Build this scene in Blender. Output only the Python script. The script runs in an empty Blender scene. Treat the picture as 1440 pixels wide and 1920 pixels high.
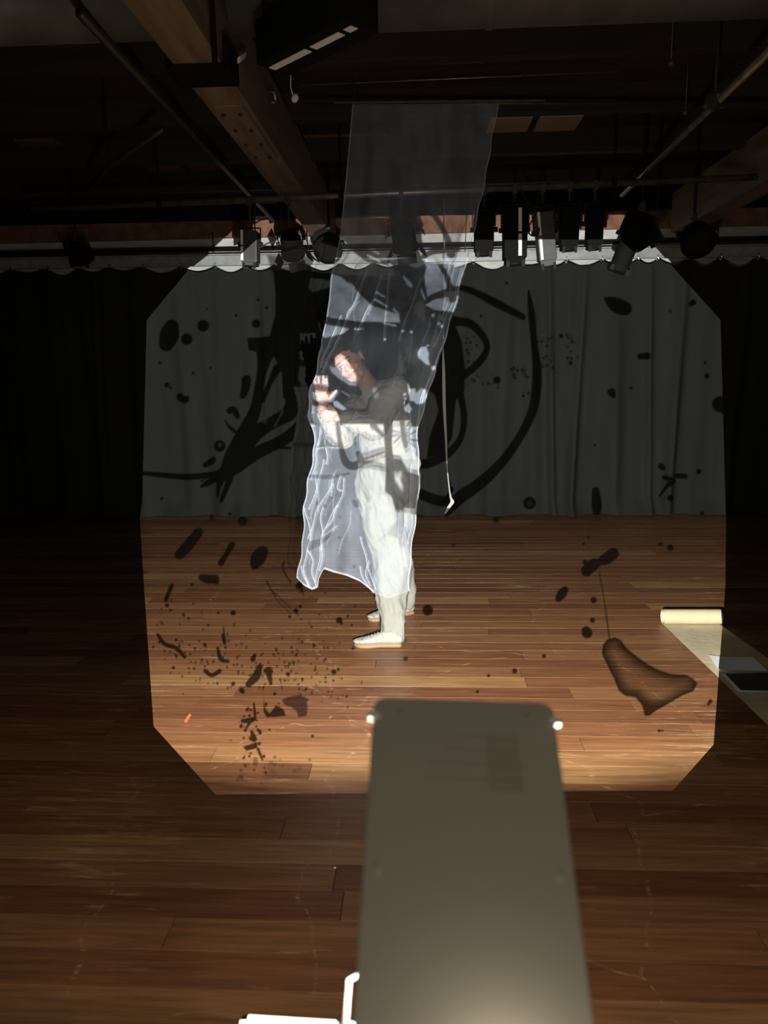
import bpy, bmesh, math, random
import numpy as np
from mathutils import Vector, Matrix, Euler, noise
random.seed(7)
R = math.radians
scn = bpy.context.scene
col = scn.collection

# ------------------------------------------------------------------ camera
F_PX, W_PX, H_PX = 1400.0, 1440, 1920
CAM = Vector((0, 0, 1.5))
cam_rot = Matrix.Rotation(R(2.9), 3, 'Z') @ Matrix.Rotation(R(90 - 10.5), 3, 'X') @ Matrix.Rotation(R(-0.8), 3, 'Z')
cd = bpy.data.cameras.new('camera')
cam = bpy.data.objects.new('camera', cd)
col.objects.link(cam)
cam.matrix_world = Matrix.Translation(CAM) @ cam_rot.to_4x4()
cd.sensor_fit = 'VERTICAL'; cd.sensor_height = 24.0; cd.lens = F_PX / H_PX * 24.0
cd.clip_start = 0.05; cd.clip_end = 60
cd.dof.use_dof = True; cd.dof.focus_distance = 4.4; cd.dof.aperture_fstop = 3.3
scn.camera = cam

# ------------------------------------------------------------------ world, exposure
w = bpy.data.worlds.new('dark_room'); scn.world = w; w.use_nodes = True
w.node_tree.nodes['Background'].inputs[0].default_value = (1.0, .86, .68, 1)
w.node_tree.nodes['Background'].inputs[1].default_value = 0.0
scn.view_settings.view_transform = 'Standard'; scn.view_settings.look = 'None'
scn.view_settings.gamma = 1; scn.view_settings.exposure = 0.0
scn.view_settings.use_curve_mapping = False
scn.cycles.transparent_max_bounces = 24
scn.cycles.max_bounces = 6

# ------------------------------------------------------------------ lights
LIGHT = Vector((.032, .498, 1.145))        # lamp of the projector, seen through its lens
PROJ_W = 1750.0
def lamp(name, kind, loc, energy, color, rot=(0, 0, 0), **kw):
    d = bpy.data.lights.new(name, kind); d.energy = energy; d.color = color
    for k, v in kw.items(): setattr(d, k, v)
    o = bpy.data.objects.new(name, d); o.location = loc; o.rotation_euler = rot
    col.objects.link(o); return o
lamp('projector_lamp', 'POINT', LIGHT, PROJ_W, (1.0, .985, .93), shadow_soft_size=0.0)
# stray light off the projector's glass stage: upwards, and outwards on to the floor
lamp('stage_glow', 'AREA', (.05, .50, .905), 16.0, (1.0, .86, .68), rot=(R(180), 0, 0), shape='SQUARE', size=.20)
lamp('stage_scatter', 'POINT', (.034, .455, 1.05), 50.0, (1.0, .89, .76), shadow_soft_size=.02)
lamp('floor_fill', 'POINT', (-.20, .48, .74), 11.0, (1.0, .87, .70), shadow_soft_size=.03)  # added with the next one: unseen fill lamps brightening the near floor
lamp('floor_fill', 'POINT', (.24, .48, .74), 9.0, (1.0, .87, .70), shadow_soft_size=.03)
lamp('plate_fill', 'POINT', (.045, .32, 1.141), .09, (1.0, .93, .75), shadow_soft_size=.01)  # added fill lamp, brightens the lower end of the plate's back
lamp('rear_fill', 'AREA', (.3, -1.8, 3.05), 12.0, (1.0, .91, .76), rot=(R(42), 0, 0), shape='SQUARE', size=.35)  # added fill lamp behind the camera, lifts the plate and foreground

# ------------------------------------------------------------------ helpers
def ray(px, py):
    return (cam_rot @ Vector(((px - 720) / F_PX, -(py - 960) / F_PX, -1))).normalized()
def at(px, py, Y):
    d = ray(px, py); return CAM + d * ((Y - CAM.y) / d.y)
def atz(px, py, z=0.0):
    d = ray(px, py); return CAM + d * ((z - CAM.z) / d.z)
MPP = 1 / 1400.0

def tag(o, label=None, cat=None, group=None, kind=None):
    if label: o['label'] = label
    if cat: o['category'] = cat
    if group: o['group'] = group
    if kind: o['kind'] = kind
    return o
def empty(name, loc=(0, 0, 0), rot=(0, 0, 0), **kw):
    o = bpy.data.objects.new(name, None); o.location = loc; o.rotation_euler = rot
    o.empty_display_size = .05
    col.objects.link(o); tag(o, **kw); return o
def link(name, me, mat=None, parent=None, **kw):
    if mat: me.materials.clear(); me.materials.append(mat)
    o = bpy.data.objects.new(name, me); col.objects.link(o)
    if parent: o.parent = parent
    tag(o, **kw); return o
def build(name, bm, mat, parent=None, smooth=False, **kw):
    me = bpy.data.meshes.new(name)
    bmesh.ops.recalc_face_normals(bm, faces=bm.faces)
    if smooth:
        for f in bm.faces: f.smooth = True
    bm.to_mesh(me); bm.free()
    return link(name, me, mat, parent, **kw)
def box(bm, c, s, rot=None, bev=0.0):
    m = Matrix.Translation(Vector(c)) @ (rot.to_4x4() if rot else Matrix.Identity(4)) @ Matrix.Diagonal((*s, 1))
    r = bmesh.ops.create_cube(bm, size=1, matrix=m)
    if bev:
        es = list({e for v in r['verts'] for e in v.link_edges})
        bmesh.ops.bevel(bm, geom=es, offset=bev, segments=2, affect='EDGES', profile=.7)
def frame_of(d):
    d = Vector(d).normalized()
    return d.to_track_quat('Z', 'Y').to_matrix()
def rod(bm, a, b, r, seg=14, r2=None, cap=True):
    a, b = Vector(a), Vector(b); L = (b - a).length
    m = Matrix.Translation((a + b) / 2) @ frame_of(b - a).to_4x4()
    bmesh.ops.create_cone(bm, cap_ends=cap, segments=seg, radius1=r, radius2=r if r2 is None else r2, depth=L, matrix=m)
def tube(bm, pts, radii, seg=10, cap=True):
    pts = [Vector(p) for p in pts]; n = len(pts)
    if not hasattr(radii, '__len__'): radii = [radii] * n
    rings = []; up = None
    for i, p in enumerate(pts):
        d = (pts[min(i + 1, n - 1)] - pts[max(i - 1, 0)]).normalized()
        if up is None: up = d.orthogonal().normalized()
        up = (up - d * up.dot(d)).normalized(); s = d.cross(up)
        rings.append([bm.verts.new(p + (up * math.cos(2 * math.pi * k / seg) + s * math.sin(2 * math.pi * k / seg)) * radii[i]) for k in range(seg)])
    for a, b in zip(rings, rings[1:]):
        for k in range(seg): bm.faces.new((a[k], a[(k + 1) % seg], b[(k + 1) % seg], b[k]))
    if cap: bm.faces.new(rings[0][::-1]); bm.faces.new(rings[-1])
def smooth_pts(pts, k=6):
    pts = [Vector(p) for p in pts]; out = []
    P = [pts[0] * 2 - pts[1]] + pts + [pts[-1] * 2 - pts[-2]]
    for i in range(1, len(P) - 2):
        for j in range(k):
            t = j / k; a, b, c, d = P[i - 1:i + 3]
            out.append(.5 * ((2 * b) + (c - a) * t + (2 * a - 5 * b + 4 * c - d) * t * t + (3 * b - a - 3 * c + d) * t ** 3))
    out.append(pts[-1]); return out
def extrude_poly(bm, pts, vec):
    vs = [bm.verts.new(p) for p in pts]; f = bm.faces.new(vs)
    r = bmesh.ops.extrude_face_region(bm, geom=[f])
    bmesh.ops.translate(bm, verts=[v for v in r['geom'] if isinstance(v, bmesh.types.BMVert)], vec=vec)

# ------------------------------------------------------------------ materials
def mat(name, color, rough=.6, metal=0.0, spec=.5, noise_amt=0.0, noise_scale=8.0, bump=0.0, bump_scale=60.0, dark=None, stretch=(1, 1, 1), coord='Object'):
    m = bpy.data.materials.new(name); m.use_nodes = True
    nt = m.node_tree; N = nt.nodes; L = nt.links; b = N['Principled BSDF']
    b.inputs['Roughness'].default_value = rough; b.inputs['Metallic'].default_value = metal
    b.inputs['Specular IOR Level'].default_value = spec
    tc = N.new('ShaderNodeTexCoord'); mp = N.new('ShaderNodeMapping'); mp.inputs['Scale'].default_value = stretch
    L.new(tc.outputs[coord], mp.inputs[0])
    b.inputs['Base Color'].default_value = (*color, 1)
    if noise_amt or dark:
        nz = N.new('ShaderNodeTexNoise'); nz.inputs['Scale'].default_value = noise_scale; nz.inputs['Detail'].default_value = 6
        L.new(mp.outputs[0], nz.inputs['Vector'])
        rp = N.new('ShaderNodeValToRGB'); rp.color_ramp.elements[0].position = .35; rp.color_ramp.elements[1].position = .65
        d = dark or tuple(c * (1 - noise_amt) for c in color)
        rp.color_ramp.elements[0].color = (*d, 1); rp.color_ramp.elements[1].color = (*color, 1)
        L.new(nz.outputs[0], rp.inputs[0]); L.new(rp.outputs[0], b.inputs['Base Color'])
    if bump:
        n2 = N.new('ShaderNodeTexNoise'); n2.inputs['Scale'].default_value = bump_scale; n2.inputs['Detail'].default_value = 4
        L.new(mp.outputs[0], n2.inputs['Vector'])
        bp = N.new('ShaderNodeBump'); bp.inputs['Strength'].default_value = bump; bp.inputs['Distance'].default_value = .01
        L.new(n2.outputs[0], bp.inputs['Height']); L.new(bp.outputs[0], b.inputs['Normal'])
    return m
M = {}
M['black'] = mat('black_paint', (.006, .006, .0055), .8, spec=.12, noise_amt=.3)
M['black_gloss'] = mat('black_metal', (.008, .008, .008), .6, spec=.2, noise_amt=.3)
M['grey_lamp'] = mat('grey_metal', (.045, .047, .045), .5, metal=.2, noise_amt=.3, noise_scale=20)
M['rubber'] = mat('black_rubber', (.01, .01, .01), .7)
M['wall_black'] = mat('black_wall', (.006, .0055, .005), .9, noise_amt=.4)
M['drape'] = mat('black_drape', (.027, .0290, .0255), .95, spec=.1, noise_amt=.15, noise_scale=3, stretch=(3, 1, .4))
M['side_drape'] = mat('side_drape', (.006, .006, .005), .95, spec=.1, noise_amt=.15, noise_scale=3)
M['white_wall'] = mat('white_wall', (.80, .82, .78), .8, noise_amt=.22, noise_scale=5, stretch=(1, 1, 4), bump=.2)
M['brown_band'] = mat('brown_band', (.34, .17, .10), .8, dark=(.20, .09, .05), noise_scale=9, bump=.3)
M['track'] = mat('galvanised_track', (.50, .53, .53), .45, metal=.25, noise_amt=.25, noise_scale=12)
M['pipe'] = mat('steel_pipe', (.30, .29, .26), .38, metal=.7, noise_amt=.45, noise_scale=14)
M['pipe_dark'] = mat('dark_pipe', (.07, .065, .055), .42, metal=.5, noise_amt=.4, noise_scale=14)
M['chrome'] = mat('bright_metal', (.65, .66, .64), .3, metal=.8)
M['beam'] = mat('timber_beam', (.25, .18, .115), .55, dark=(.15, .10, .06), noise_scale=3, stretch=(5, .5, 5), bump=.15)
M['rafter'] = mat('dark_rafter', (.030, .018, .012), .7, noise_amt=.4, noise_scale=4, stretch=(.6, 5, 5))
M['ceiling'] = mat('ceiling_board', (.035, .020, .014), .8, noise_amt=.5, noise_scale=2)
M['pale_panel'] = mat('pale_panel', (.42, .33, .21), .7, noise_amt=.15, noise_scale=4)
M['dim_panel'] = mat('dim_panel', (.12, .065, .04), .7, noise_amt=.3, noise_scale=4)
M['duct'] = mat('duct_metal', (.12, .115, .10), .55, metal=.3, noise_amt=.35, noise_scale=5)
M['label'] = mat('white_label', (.80, .82, .80), .6, noise_amt=.1, noise_scale=30)
M['cream'] = mat('cream_cotton', (.235, .238, .205), .9, spec=.15, noise_amt=.12, noise_scale=14, bump=.35, bump_scale=45)
M['sweat'] = mat('pale_sweatshirt', (.30, .295, .26), .9, spec=.15, noise_amt=.10, noise_scale=14, bump=.3, bump_scale=40)
M['shoe'] = mat('cream_shoe', (.30, .31, .27), .75, noise_amt=.15, noise_scale=40)
M['gum'] = mat('gum_sole', (.26, .16, .09), .6)
M['skin'] = mat('skin', (.42, .22, .16), .5, noise_amt=.12, noise_scale=25)
M['lip'] = mat('lip', (.34, .10, .09), .5)
M['eye'] = mat('eye_white', (.45, .42, .40), .3)
M['iris'] = mat('iris', (.02, .012, .01), .3)
M['hair'] = mat('dark_hair', (.014, .009, .007), .5, noise_amt=.5, noise_scale=50, stretch=(6, 6, 1), bump=.6, bump_scale=80)
M['paper'] = mat('kraft_paper', (.52, .43, .27), .85, dark=(.44, .37, .24), noise_scale=7, bump=.25, bump_scale=25)
M['sheet'] = mat('white_paper', (.80, .84, .88), .7)
M['charcoal'] = mat('charcoal_print', (.05, .05, .055), .6, noise_amt=.4, noise_scale=9)
M['plate'] = mat('grey_enamel_plate', (.48, .435, .35), .42, noise_amt=.04, noise_scale=3)
M['plate_reflection'] = mat('painted_floor_reflection', (.43, .355, .28), .42)  # colour of the floor's reflection painted on the plate
M['rivet'] = mat('dull_rivet', (.56, .54, .47), .4)
M['screw'] = mat('plate_screw', (.38, .34, .28), .4)
M['enamel'] = mat('white_enamel', (.85, .87, .84), .35)
M['tape'] = mat('white_tape', (.50, .50, .44), .8)
def glow(name, color, strength):
    m = bpy.data.materials.new(name); m.use_nodes = True; N = m.node_tree.nodes
    N.remove(N['Principled BSDF']); e = N.new('ShaderNodeEmission')
    e.inputs[0].default_value = (*color, 1); e.inputs[1].default_value = strength
    m.node_tree.links.new(e.outputs[0], N['Material Output'].inputs[0]); return m
M['stage_glass'] = glow('lit_stage_glass', (1, .95, .82), 3.0)

def sheer(name, color, opacity, weave=True):
    """organza: threads (diffuse + translucent) with holes between them"""
    m = bpy.data.materials.new(name); m.use_nodes = True; nt = m.node_tree; N = nt.nodes; L = nt.links
    N.remove(N['Principled BSDF'])
    df = N.new('ShaderNodeBsdfDiffuse'); df.inputs[0].default_value = (*color, 1)
    tr = N.new('ShaderNodeBsdfTranslucent'); tr.inputs[0].default_value = (*color, 1)
    tp = N.new('ShaderNodeBsdfTransparent'); mx = N.new('ShaderNodeMixShader'); mx.inputs[0].default_value = .3
    m2 = N.new('ShaderNodeMixShader')
    L.new(df.outputs[0], mx.inputs[1]); L.new(tr.outputs[0], mx.inputs[2])
    L.new(tp.outputs[0], m2.inputs[1]); L.new(mx.outputs[0], m2.inputs[2])
    m2.inputs[0].default_value = opacity
    if weave:
        tc = N.new('ShaderNodeTexCoord'); mp = N.new('ShaderNodeMapping'); mp.inputs['Scale'].default_value = (4, 4, 1.6)
        nz = N.new('ShaderNodeTexNoise'); nz.inputs['Scale'].default_value = 3.0; nz.inputs['Detail'].default_value = 7
        mr = N.new('ShaderNodeMapRange'); mr.inputs[1].default_value = .3; mr.inputs[2].default_value = .7
        mr.inputs[3].default_value = opacity * .75; mr.inputs[4].default_value = opacity * 1.3
        L.new(tc.outputs['Object'], mp.inputs[0]); L.new(mp.outputs[0], nz.inputs[0]); L.new(nz.outputs[0], mr.inputs[0]); L.new(mr.outputs[0], m2.inputs[0])
    L.new(m2.outputs[0], N['Material Output'].inputs[0]); return m
M['organza'] = sheer('white_organza', (.72, .83, 1.0), .15)
M['organza_fold'] = sheer('organza_fold', (.80, .87, 1.0), .30, False)
M['organza_soft'] = sheer('organza_soft_fold', (.80, .87, 1.0), .09, False)

def wood_floor():
    m = bpy.data.materials.new('hardwood_planks'); m.use_nodes = True; nt = m.node_tree; N = nt.nodes; L = nt.links
    b = N['Principled BSDF']; b.inputs['Roughness'].default_value = .42; b.inputs['Specular IOR Level'].default_value = .4
    geo = N.new('ShaderNodeNewGeometry'); oi = N.new('ShaderNodeObjectInfo')
    add = N.new('ShaderNodeMath'); add.operation = 'ADD'; L.new(geo.outputs['Random Per Island'], add.inputs[0]); L.new(oi.outputs['Random'], add.inputs[1])
    fr = N.new('ShaderNodeMath'); fr.operation = 'FRACT'; L.new(add.outputs[0], fr.inputs[0])
    rp = N.new('ShaderNodeValToRGB'); cr = rp.color_ramp; cr.interpolation = 'LINEAR'
    cols = [(0, (.130, .050, .023)), (.25, (.185, .080, .034)), (.5, (.225, .105, .044)), (.75, (.175, .072, .032)), (1, (.29, .155, .064))]
    cr.elements[0].position = 0; cr.elements[0].color = (*cols[0][1], 1); cr.elements[1].position = 1; cr.elements[1].color = (*cols[-1][1], 1)
    for p, c in cols[1:-1]:
        e = cr.elements.new(p); e.color = (*c, 1)
    L.new(fr.outputs[0], rp.inputs[0])
    comb = N.new('ShaderNodeCombineXYZ'); L.new(fr.outputs[0], comb.inputs[2])
    sc = N.new('ShaderNodeVectorMath'); sc.operation = 'MULTIPLY_ADD'
    sc.inputs[1].default_value = (1.2, 26, 1); L.new(geo.outputs['Position'], sc.inputs[0])
    mu = N.new('ShaderNodeVectorMath'); mu.operation = 'SCALE'; mu.inputs['Scale'].default_value = 37; L.new(comb.outputs[0], mu.inputs[0]); L.new(mu.outputs[0], sc.inputs[2])
    grain = N.new('ShaderNodeTexNoise'); grain.inputs['Scale'].default_value = 2.2; grain.inputs['Detail'].default_value = 9; grain.inputs['Roughness'].default_value = .65
    L.new(sc.outputs[0], grain.inputs['Vector'])
    gr = N.new('ShaderNodeMapRange'); gr.inputs[1].default_value = .3; gr.inputs[2].default_value = .75; gr.inputs[3].default_value = .55; gr.inputs[4].default_value = 1.45
    L.new(grain.outputs[0], gr.inputs[0])
    mul = N.new('ShaderNodeVectorMath'); mul.operation = 'SCALE'; L.new(rp.outputs[0], mul.inputs[0]); L.new(gr.outputs[0], mul.inputs['Scale'])
    # pale scuffs, worn along the boards
    sc2 = N.new('ShaderNodeVectorMath'); sc2.operation = 'MULTIPLY'; sc2.inputs[1].default_value = (2.2, 22, 1); L.new(geo.outputs['Position'], sc2.inputs[0])
    wn = N.new('ShaderNodeTexNoise'); wn.inputs['Scale'].default_value = 1.5; wn.inputs['Detail'].default_value = 10; wn.inputs['Roughness'].default_value = .8
    L.new(sc2.outputs[0], wn.inputs['Vector'])
    big = N.new('ShaderNodeTexNoise'); big.inputs['Scale'].default_value = 1.1; big.inputs['Detail'].default_value = 3; L.new(geo.outputs['Position'], big.inputs['Vector'])
    wa = N.new('ShaderNodeMath'); wa.operation = 'MULTIPLY_ADD'; wa.inputs[1].default_value = .45; L.new(big.outputs[0], wa.inputs[0]); L.new(wn.outputs[0], wa.inputs[2])
    wr = N.new('ShaderNodeMapRange'); wr.inputs[1].default_value = .80; wr.inputs[2].default_value = .95; wr.inputs[3].default_value = 0; wr.inputs[4].default_value = .8
    L.new(wa.outputs[0], wr.inputs[0])
    # long thin scratches
    vo = N.new('ShaderNodeTexVoronoi'); vo.feature = 'DISTANCE_TO_EDGE'; vo.inputs['Scale'].default_value = .9
    dn = N.new('ShaderNodeTexNoise'); dn.inputs['Scale'].default_value = 2.0; L.new(geo.outputs['Position'], dn.inputs['Vector'])
    va = N.new('ShaderNodeVectorMath'); va.operation = 'MULTIPLY_ADD'; va.inputs[1].default_value = (.5, .5, 0); L.new(dn.outputs['Color'], va.inputs[0]); L.new(geo.outputs['Position'], va.inputs[2])
    L.new(va.outputs[0], vo.inputs['Vector'])
    vr = N.new('ShaderNodeMapRange'); vr.inputs[1].default_value = .0; vr.inputs[2].default_value = .006; vr.inputs[3].default_value = .7; vr.inputs[4].default_value = 0
    L.new(vo.outputs['Distance'], vr.inputs[0])
    bm_ = N.new('ShaderNodeMapRange'); bm_.inputs[1].default_value = .5; bm_.inputs[2].default_value = .6; L.new(wn.outputs[0], bm_.inputs[0])
    vm = N.new('ShaderNodeMath'); vm.operation = 'MULTIPLY'; L.new(vr.outputs[0], vm.inputs[0]); L.new(bm_.outputs[0], vm.inputs[1])
    mxx = N.new('ShaderNodeMath'); mxx.operation = 'MAXIMUM'; L.new(wr.outputs[0], mxx.inputs[0]); L.new(vm.outputs[0], mxx.inputs[1])
    mix = N.new('ShaderNodeMix'); mix.data_type = 'RGBA'; mix.inputs['B'].default_value = (.50, .34, .19, 1)
    L.new(mxx.outputs[0], mix.inputs['Factor']); L.new(mul.outputs[0], mix.inputs['A']); L.new(mix.outputs['Result'], b.inputs['Base Color'])
    bp = N.new('ShaderNodeBump'); bp.inputs['Strength'].default_value = .12; bp.inputs['Distance'].default_value = .004
    L.new(grain.outputs[0], bp.inputs['Height']); L.new(bp.outputs[0], b.inputs['Normal'])
    return m
M['floor'] = wood_floor()
M['gap'] = mat('floor_gap', (.02, .01, .006), .9)

# ================================================================== THE ROOM
YC, YW = 7.9, 8.2           # back curtain, back wall
YT = 7.93                   # curtain track
XL, XR = -5.2, 5.6
bm = bmesh.new(); box(bm, ((XL + XR) / 2, 3.0, -.035), (XR - XL, 10.8, .05)); floor = build('floor', bm, M['gap'], kind='structure')
bm = bmesh.new(); box(bm, ((XL + XR) / 2, YW + .05, 1.6), (XR - XL, .1, 3.4)); build('wall_back', bm, M['white_wall'], kind='structure')
bm = bmesh.new(); box(bm, (XL - .05, 3.0, 1.6), (.1, 10.8, 3.4)); build('wall_left', bm, M['wall_black'], kind='structure')
bm = bmesh.new(); box(bm, (XR + .05, 3.0, 1.6), (.1, 10.8, 3.4)); build('wall_right', bm, M['wall_black'], kind='structure')
bm = bmesh.new(); box(bm, ((XL + XR) / 2, -2.35, 1.6), (XR - XL, .1, 3.4)); build('wall_front', bm, M['wall_black'], kind='structure')
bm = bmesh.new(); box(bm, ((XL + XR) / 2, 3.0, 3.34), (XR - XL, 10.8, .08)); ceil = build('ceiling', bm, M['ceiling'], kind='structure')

# --- floorboards, one by one
PW = .122
lens = [1.15, 1.6, 2.0, 2.5]
pmesh = []
for L_ in lens:
    bm = bmesh.new(); box(bm, (0, 0, -.005), (L_ - .0022, PW - .0022, .012), bev=.0008)
    me = bpy.data.meshes.new('plank'); bm.to_mesh(me); bm.free(); me.materials.append(M['floor']); pmesh.append(me)
stuff_v = []
count = 0
row = 0; y = .55
while y < YW:
    x = XL + .03 - random.random() * 1.2
    while x < XR:
        k = random.randrange(4); L_ = lens[k]; x0, x1 = x, x + L_
        c = (x0 + x1) / 2
        half = (y + .3) * .56 + .3
        vis = x1 > -half - .15 and x0 < half - .1
        if x0 < XL or x1 > XR:
            x0 = max(x0, XL); x1 = min(x1, XR)
            if x1 - x0 > .05: stuff_v.append((x0, x1, y))
        elif vis and count < 292 and y < 6.6:
            o = bpy.data.objects.new('plank', pmesh[k]); o.location = (c, y, 0); o.parent = floor
            col.objects.link(o); count += 1
        else:
            stuff_v.append((x0, x1, y))
        x += L_
    y += PW; row += 1
bm = bmesh.new()
for (x0, x1, yy) in stuff_v:
    box(bm, ((x0 + x1) / 2, yy, -.005), (x1 - x0 - .002, PW - .002, .012))
build('distant_planks', bm, M['floor'], parent=floor, kind='stuff')
print('planks', count, len(stuff_v), 'last y', y)

# --- brown band above the white strip of wall, dark upper wall
bm = bmesh.new(); box(bm, ((XL + XR) / 2, YW - .03, 3.01), (XR - XL - .02, .06, .17), bev=.004); build('trim_1', bm, M['brown_band'], kind='structure')
bm = bmesh.new(); box(bm, ((XL + XR) / 2, YW - .045, 3.19), (XR - XL - .02, .09, .19)); build('trim_2', bm, M['wall_black'], kind='structure')

# --- ceiling joists and boards between them
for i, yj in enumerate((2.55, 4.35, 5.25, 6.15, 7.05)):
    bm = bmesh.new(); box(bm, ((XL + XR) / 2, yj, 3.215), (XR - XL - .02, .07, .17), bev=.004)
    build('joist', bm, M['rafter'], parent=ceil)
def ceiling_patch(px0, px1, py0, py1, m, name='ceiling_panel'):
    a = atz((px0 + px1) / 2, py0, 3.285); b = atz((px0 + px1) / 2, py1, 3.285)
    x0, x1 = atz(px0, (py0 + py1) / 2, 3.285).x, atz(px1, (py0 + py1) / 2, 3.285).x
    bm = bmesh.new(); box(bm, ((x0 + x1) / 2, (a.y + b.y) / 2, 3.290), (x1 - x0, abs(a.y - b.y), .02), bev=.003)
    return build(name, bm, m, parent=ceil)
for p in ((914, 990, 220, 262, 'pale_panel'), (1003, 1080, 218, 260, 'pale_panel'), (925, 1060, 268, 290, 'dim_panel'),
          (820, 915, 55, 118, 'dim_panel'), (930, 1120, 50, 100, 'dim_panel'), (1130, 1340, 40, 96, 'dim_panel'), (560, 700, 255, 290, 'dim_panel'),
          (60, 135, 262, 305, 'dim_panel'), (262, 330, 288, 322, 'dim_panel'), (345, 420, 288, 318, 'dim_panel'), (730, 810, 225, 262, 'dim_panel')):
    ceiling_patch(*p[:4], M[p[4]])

# --- timber beams running away from the camera
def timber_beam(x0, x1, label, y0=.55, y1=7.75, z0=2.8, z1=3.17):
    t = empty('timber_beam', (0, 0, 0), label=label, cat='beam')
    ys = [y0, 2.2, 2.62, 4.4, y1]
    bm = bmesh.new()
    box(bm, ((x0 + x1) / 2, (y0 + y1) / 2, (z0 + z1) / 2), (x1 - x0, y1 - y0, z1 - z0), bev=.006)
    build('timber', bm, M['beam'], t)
    bm = bmesh.new()                                  # bolted splice plate under and beside the timber
    box(bm, ((x0 + x1) / 2, 4.35, z0 - .006), (x1 - x0 - .05, .9, .010), bev=.002)
    build('splice_plate', bm, M['beam'], t)
    bm = bmesh.new()
    for yb in (4.0, 4.25, 4.5, 4.75):
        for xx in (x0 + .06, x1 - .06): rod(bm, (xx, yb, z0 - .01), (xx, yb, z0 - .022), .012, 6)
    build('bolt_heads', bm, M['grey_lamp'], t)
    return t
b1 = timber_beam(-1.04, -.835, 'long pale brown timber beam running overhead left of the hanging cloth')
b2 = timber_beam(2.43, 2.64, 'dim brown timber beam overhead at the right edge of the picture')
# strap round the near end of the left beam
def atx(px, py, x):
    d = ray(px, py); return CAM + d * ((x - CAM.x) / d.x)
bm = bmesh.new()
box(bm, (-.94, 3.50, 2.785), (.27, .20, .024), bev=.003)
box(bm, (-1.062, 3.50, 2.86), (.02, .20, .17), bev=.003); box(bm, (-.813, 3.50, 2.84), (.02, .20, .13), bev=.003)
build('hanger_strap', bm, M['black'], tag(empty('beam_hanger'), 'black steel strap wrapped under the near end of the left timber beam', 'bracket'))
bm = bmesh.new(); p = atx(403, 118, -.79)
rod(bm, p, (p.x, p.y, 3.30), .011, 10)
tag(build('drop_rod', bm, M['black']), 'thin black rod dropping in front of the left timber beam', 'rod')
bm = bmesh.new(); pts = smooth_pts([atx(438, 119, -.825), atx(450, 112, -.79), atx(460, 104, -.79), atx(462, 97, -.825)], 5)
vs = [(bm.verts.new(p + Vector((0, 0, .014))), bm.verts.new(p - Vector((0, 0, .010)))) for p in pts]
for a, b in zip(vs, vs[1:]): bm.faces.new((a[0], a[1], b[1], b[0]))
tag(build('paper_tag', bm, M['label']), 'curled white paper tag on the side of the left timber beam', 'tag')
bm = bmesh.new(); tube(bm, smooth_pts([atx(505, 172, -.832), atx(511, 172, -.80), atx(515, 178, -.79), atx(516, 190, -.79), atx(510, 192, -.80)]), .005, 8)
tag(build('beam_hook', bm, M['chrome'], smooth=True), 'small bent metal hook screwed into the side of the left timber beam', 'hook')

# --- duct across the ceiling near the camera
d_ = empty('ventilation_duct', (0, 3.52, 3.115), label='wide grey metal duct crossing the ceiling at the top edge', cat='duct')
for a_, b_ in ((XL + .3, -1.08), (-.80, 2.40), (2.67, XR - .3)):
    bm = bmesh.new(); rod(bm, (a_, 0, 0), (b_, 0, 0), .165, 36); build('duct_tube', bm, M['duct'], d_, smooth=True)
for xx in (-3.2, -1.9, .30, 1.6, 3.6):
    bm = bmesh.new(); bmesh.ops.create_cone(bm, cap_ends=False, segments=36, radius1=.171, radius2=.171, depth=.03, matrix=Matrix.Translation((xx, 0, 0)) @ Matrix.Rotation(R(90), 4, 'Y'))
    build('duct_band', bm, M['duct'], d_)

# --- pipes
def pipe(name, label, pts, r, m, cat='pipe', clamps=()):
    t = empty(name, label=label, cat=cat)
    bm = bmesh.new(); tube(bm, pts, r, 14); build('tube', bm, M[m], t, smooth=True)
    for c in clamps:
        bm = bmesh.new(); box(bm, (c[0], c[1], c[2]), (.035, 2.6 * r, 2.6 * r), bev=.004); rod(bm, (c[0], c[1], c[2] + r), (c[0], c[1], 3.3), .006, 6)
        build('pipe_clamp', bm, M['black_gloss'], t)
    return t
YP = 5.5
PA, PB = at(492, 373, YP), at(1190, 342, YP)
dirp = (PB - PA) / (PB.x - PA.x)
def onpipe(px):                        # point of the lighting pipe seen at column px
    lo, hi = -4.0, 4.5
    for _ in range(40):
        mid = (lo + hi) / 2; p = PA + dirp * (mid - PA.x)
        q = cam_rot.transposed() @ (p - CAM); u = 720 + F_PX * q.x / -q.z
        if u < px: lo = mid
        else: hi = mid
    return PA + dirp * (lo - PA.x)
pipe('lighting_pipe', 'long grey lighting pipe overhead with the row of stage lights clamped to it', [onpipe(60), onpipe(1420)], .022, 'pipe', clamps=[onpipe(640), onpipe(1150), onpipe(300)])
pL0, pL1 = atz(150, 25, 2.92), atz(512, 412, 2.92)
pipe('lighting_pipe', 'dark pipe running overhead left of the left timber beam', [pL0, pL1], .02, 'pipe_dark', clamps=[])
pR0, pR1 = atz(1470, 70, 2.80), atz(1166, 365, 2.80)
pipe('lighting_pipe', 'steel pipe slanting overhead at the upper right, ending near the stage lights', [pR0, pR1], .019, 'pipe', clamps=[])
pipe('ceiling_cable', 'thin pale cable stretched straight across the ceiling', [atz(560, 160, 3.1), atz(1160, 134, 3.1)], .004, 'pipe', cat='cable')
pipe('conduit', 'slim conduit across the ceiling above the hanging cloth', [atz(560, 196, 3.12), atz(1440, 190, 3.12)], .010, 'pipe_dark')
pipe('conduit', 'grey conduit low on the left ceiling, above the dim wall strip', [at(60, 388, 6.6), at(520, 376, 6.6)], .022, 'pipe_dark')
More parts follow.
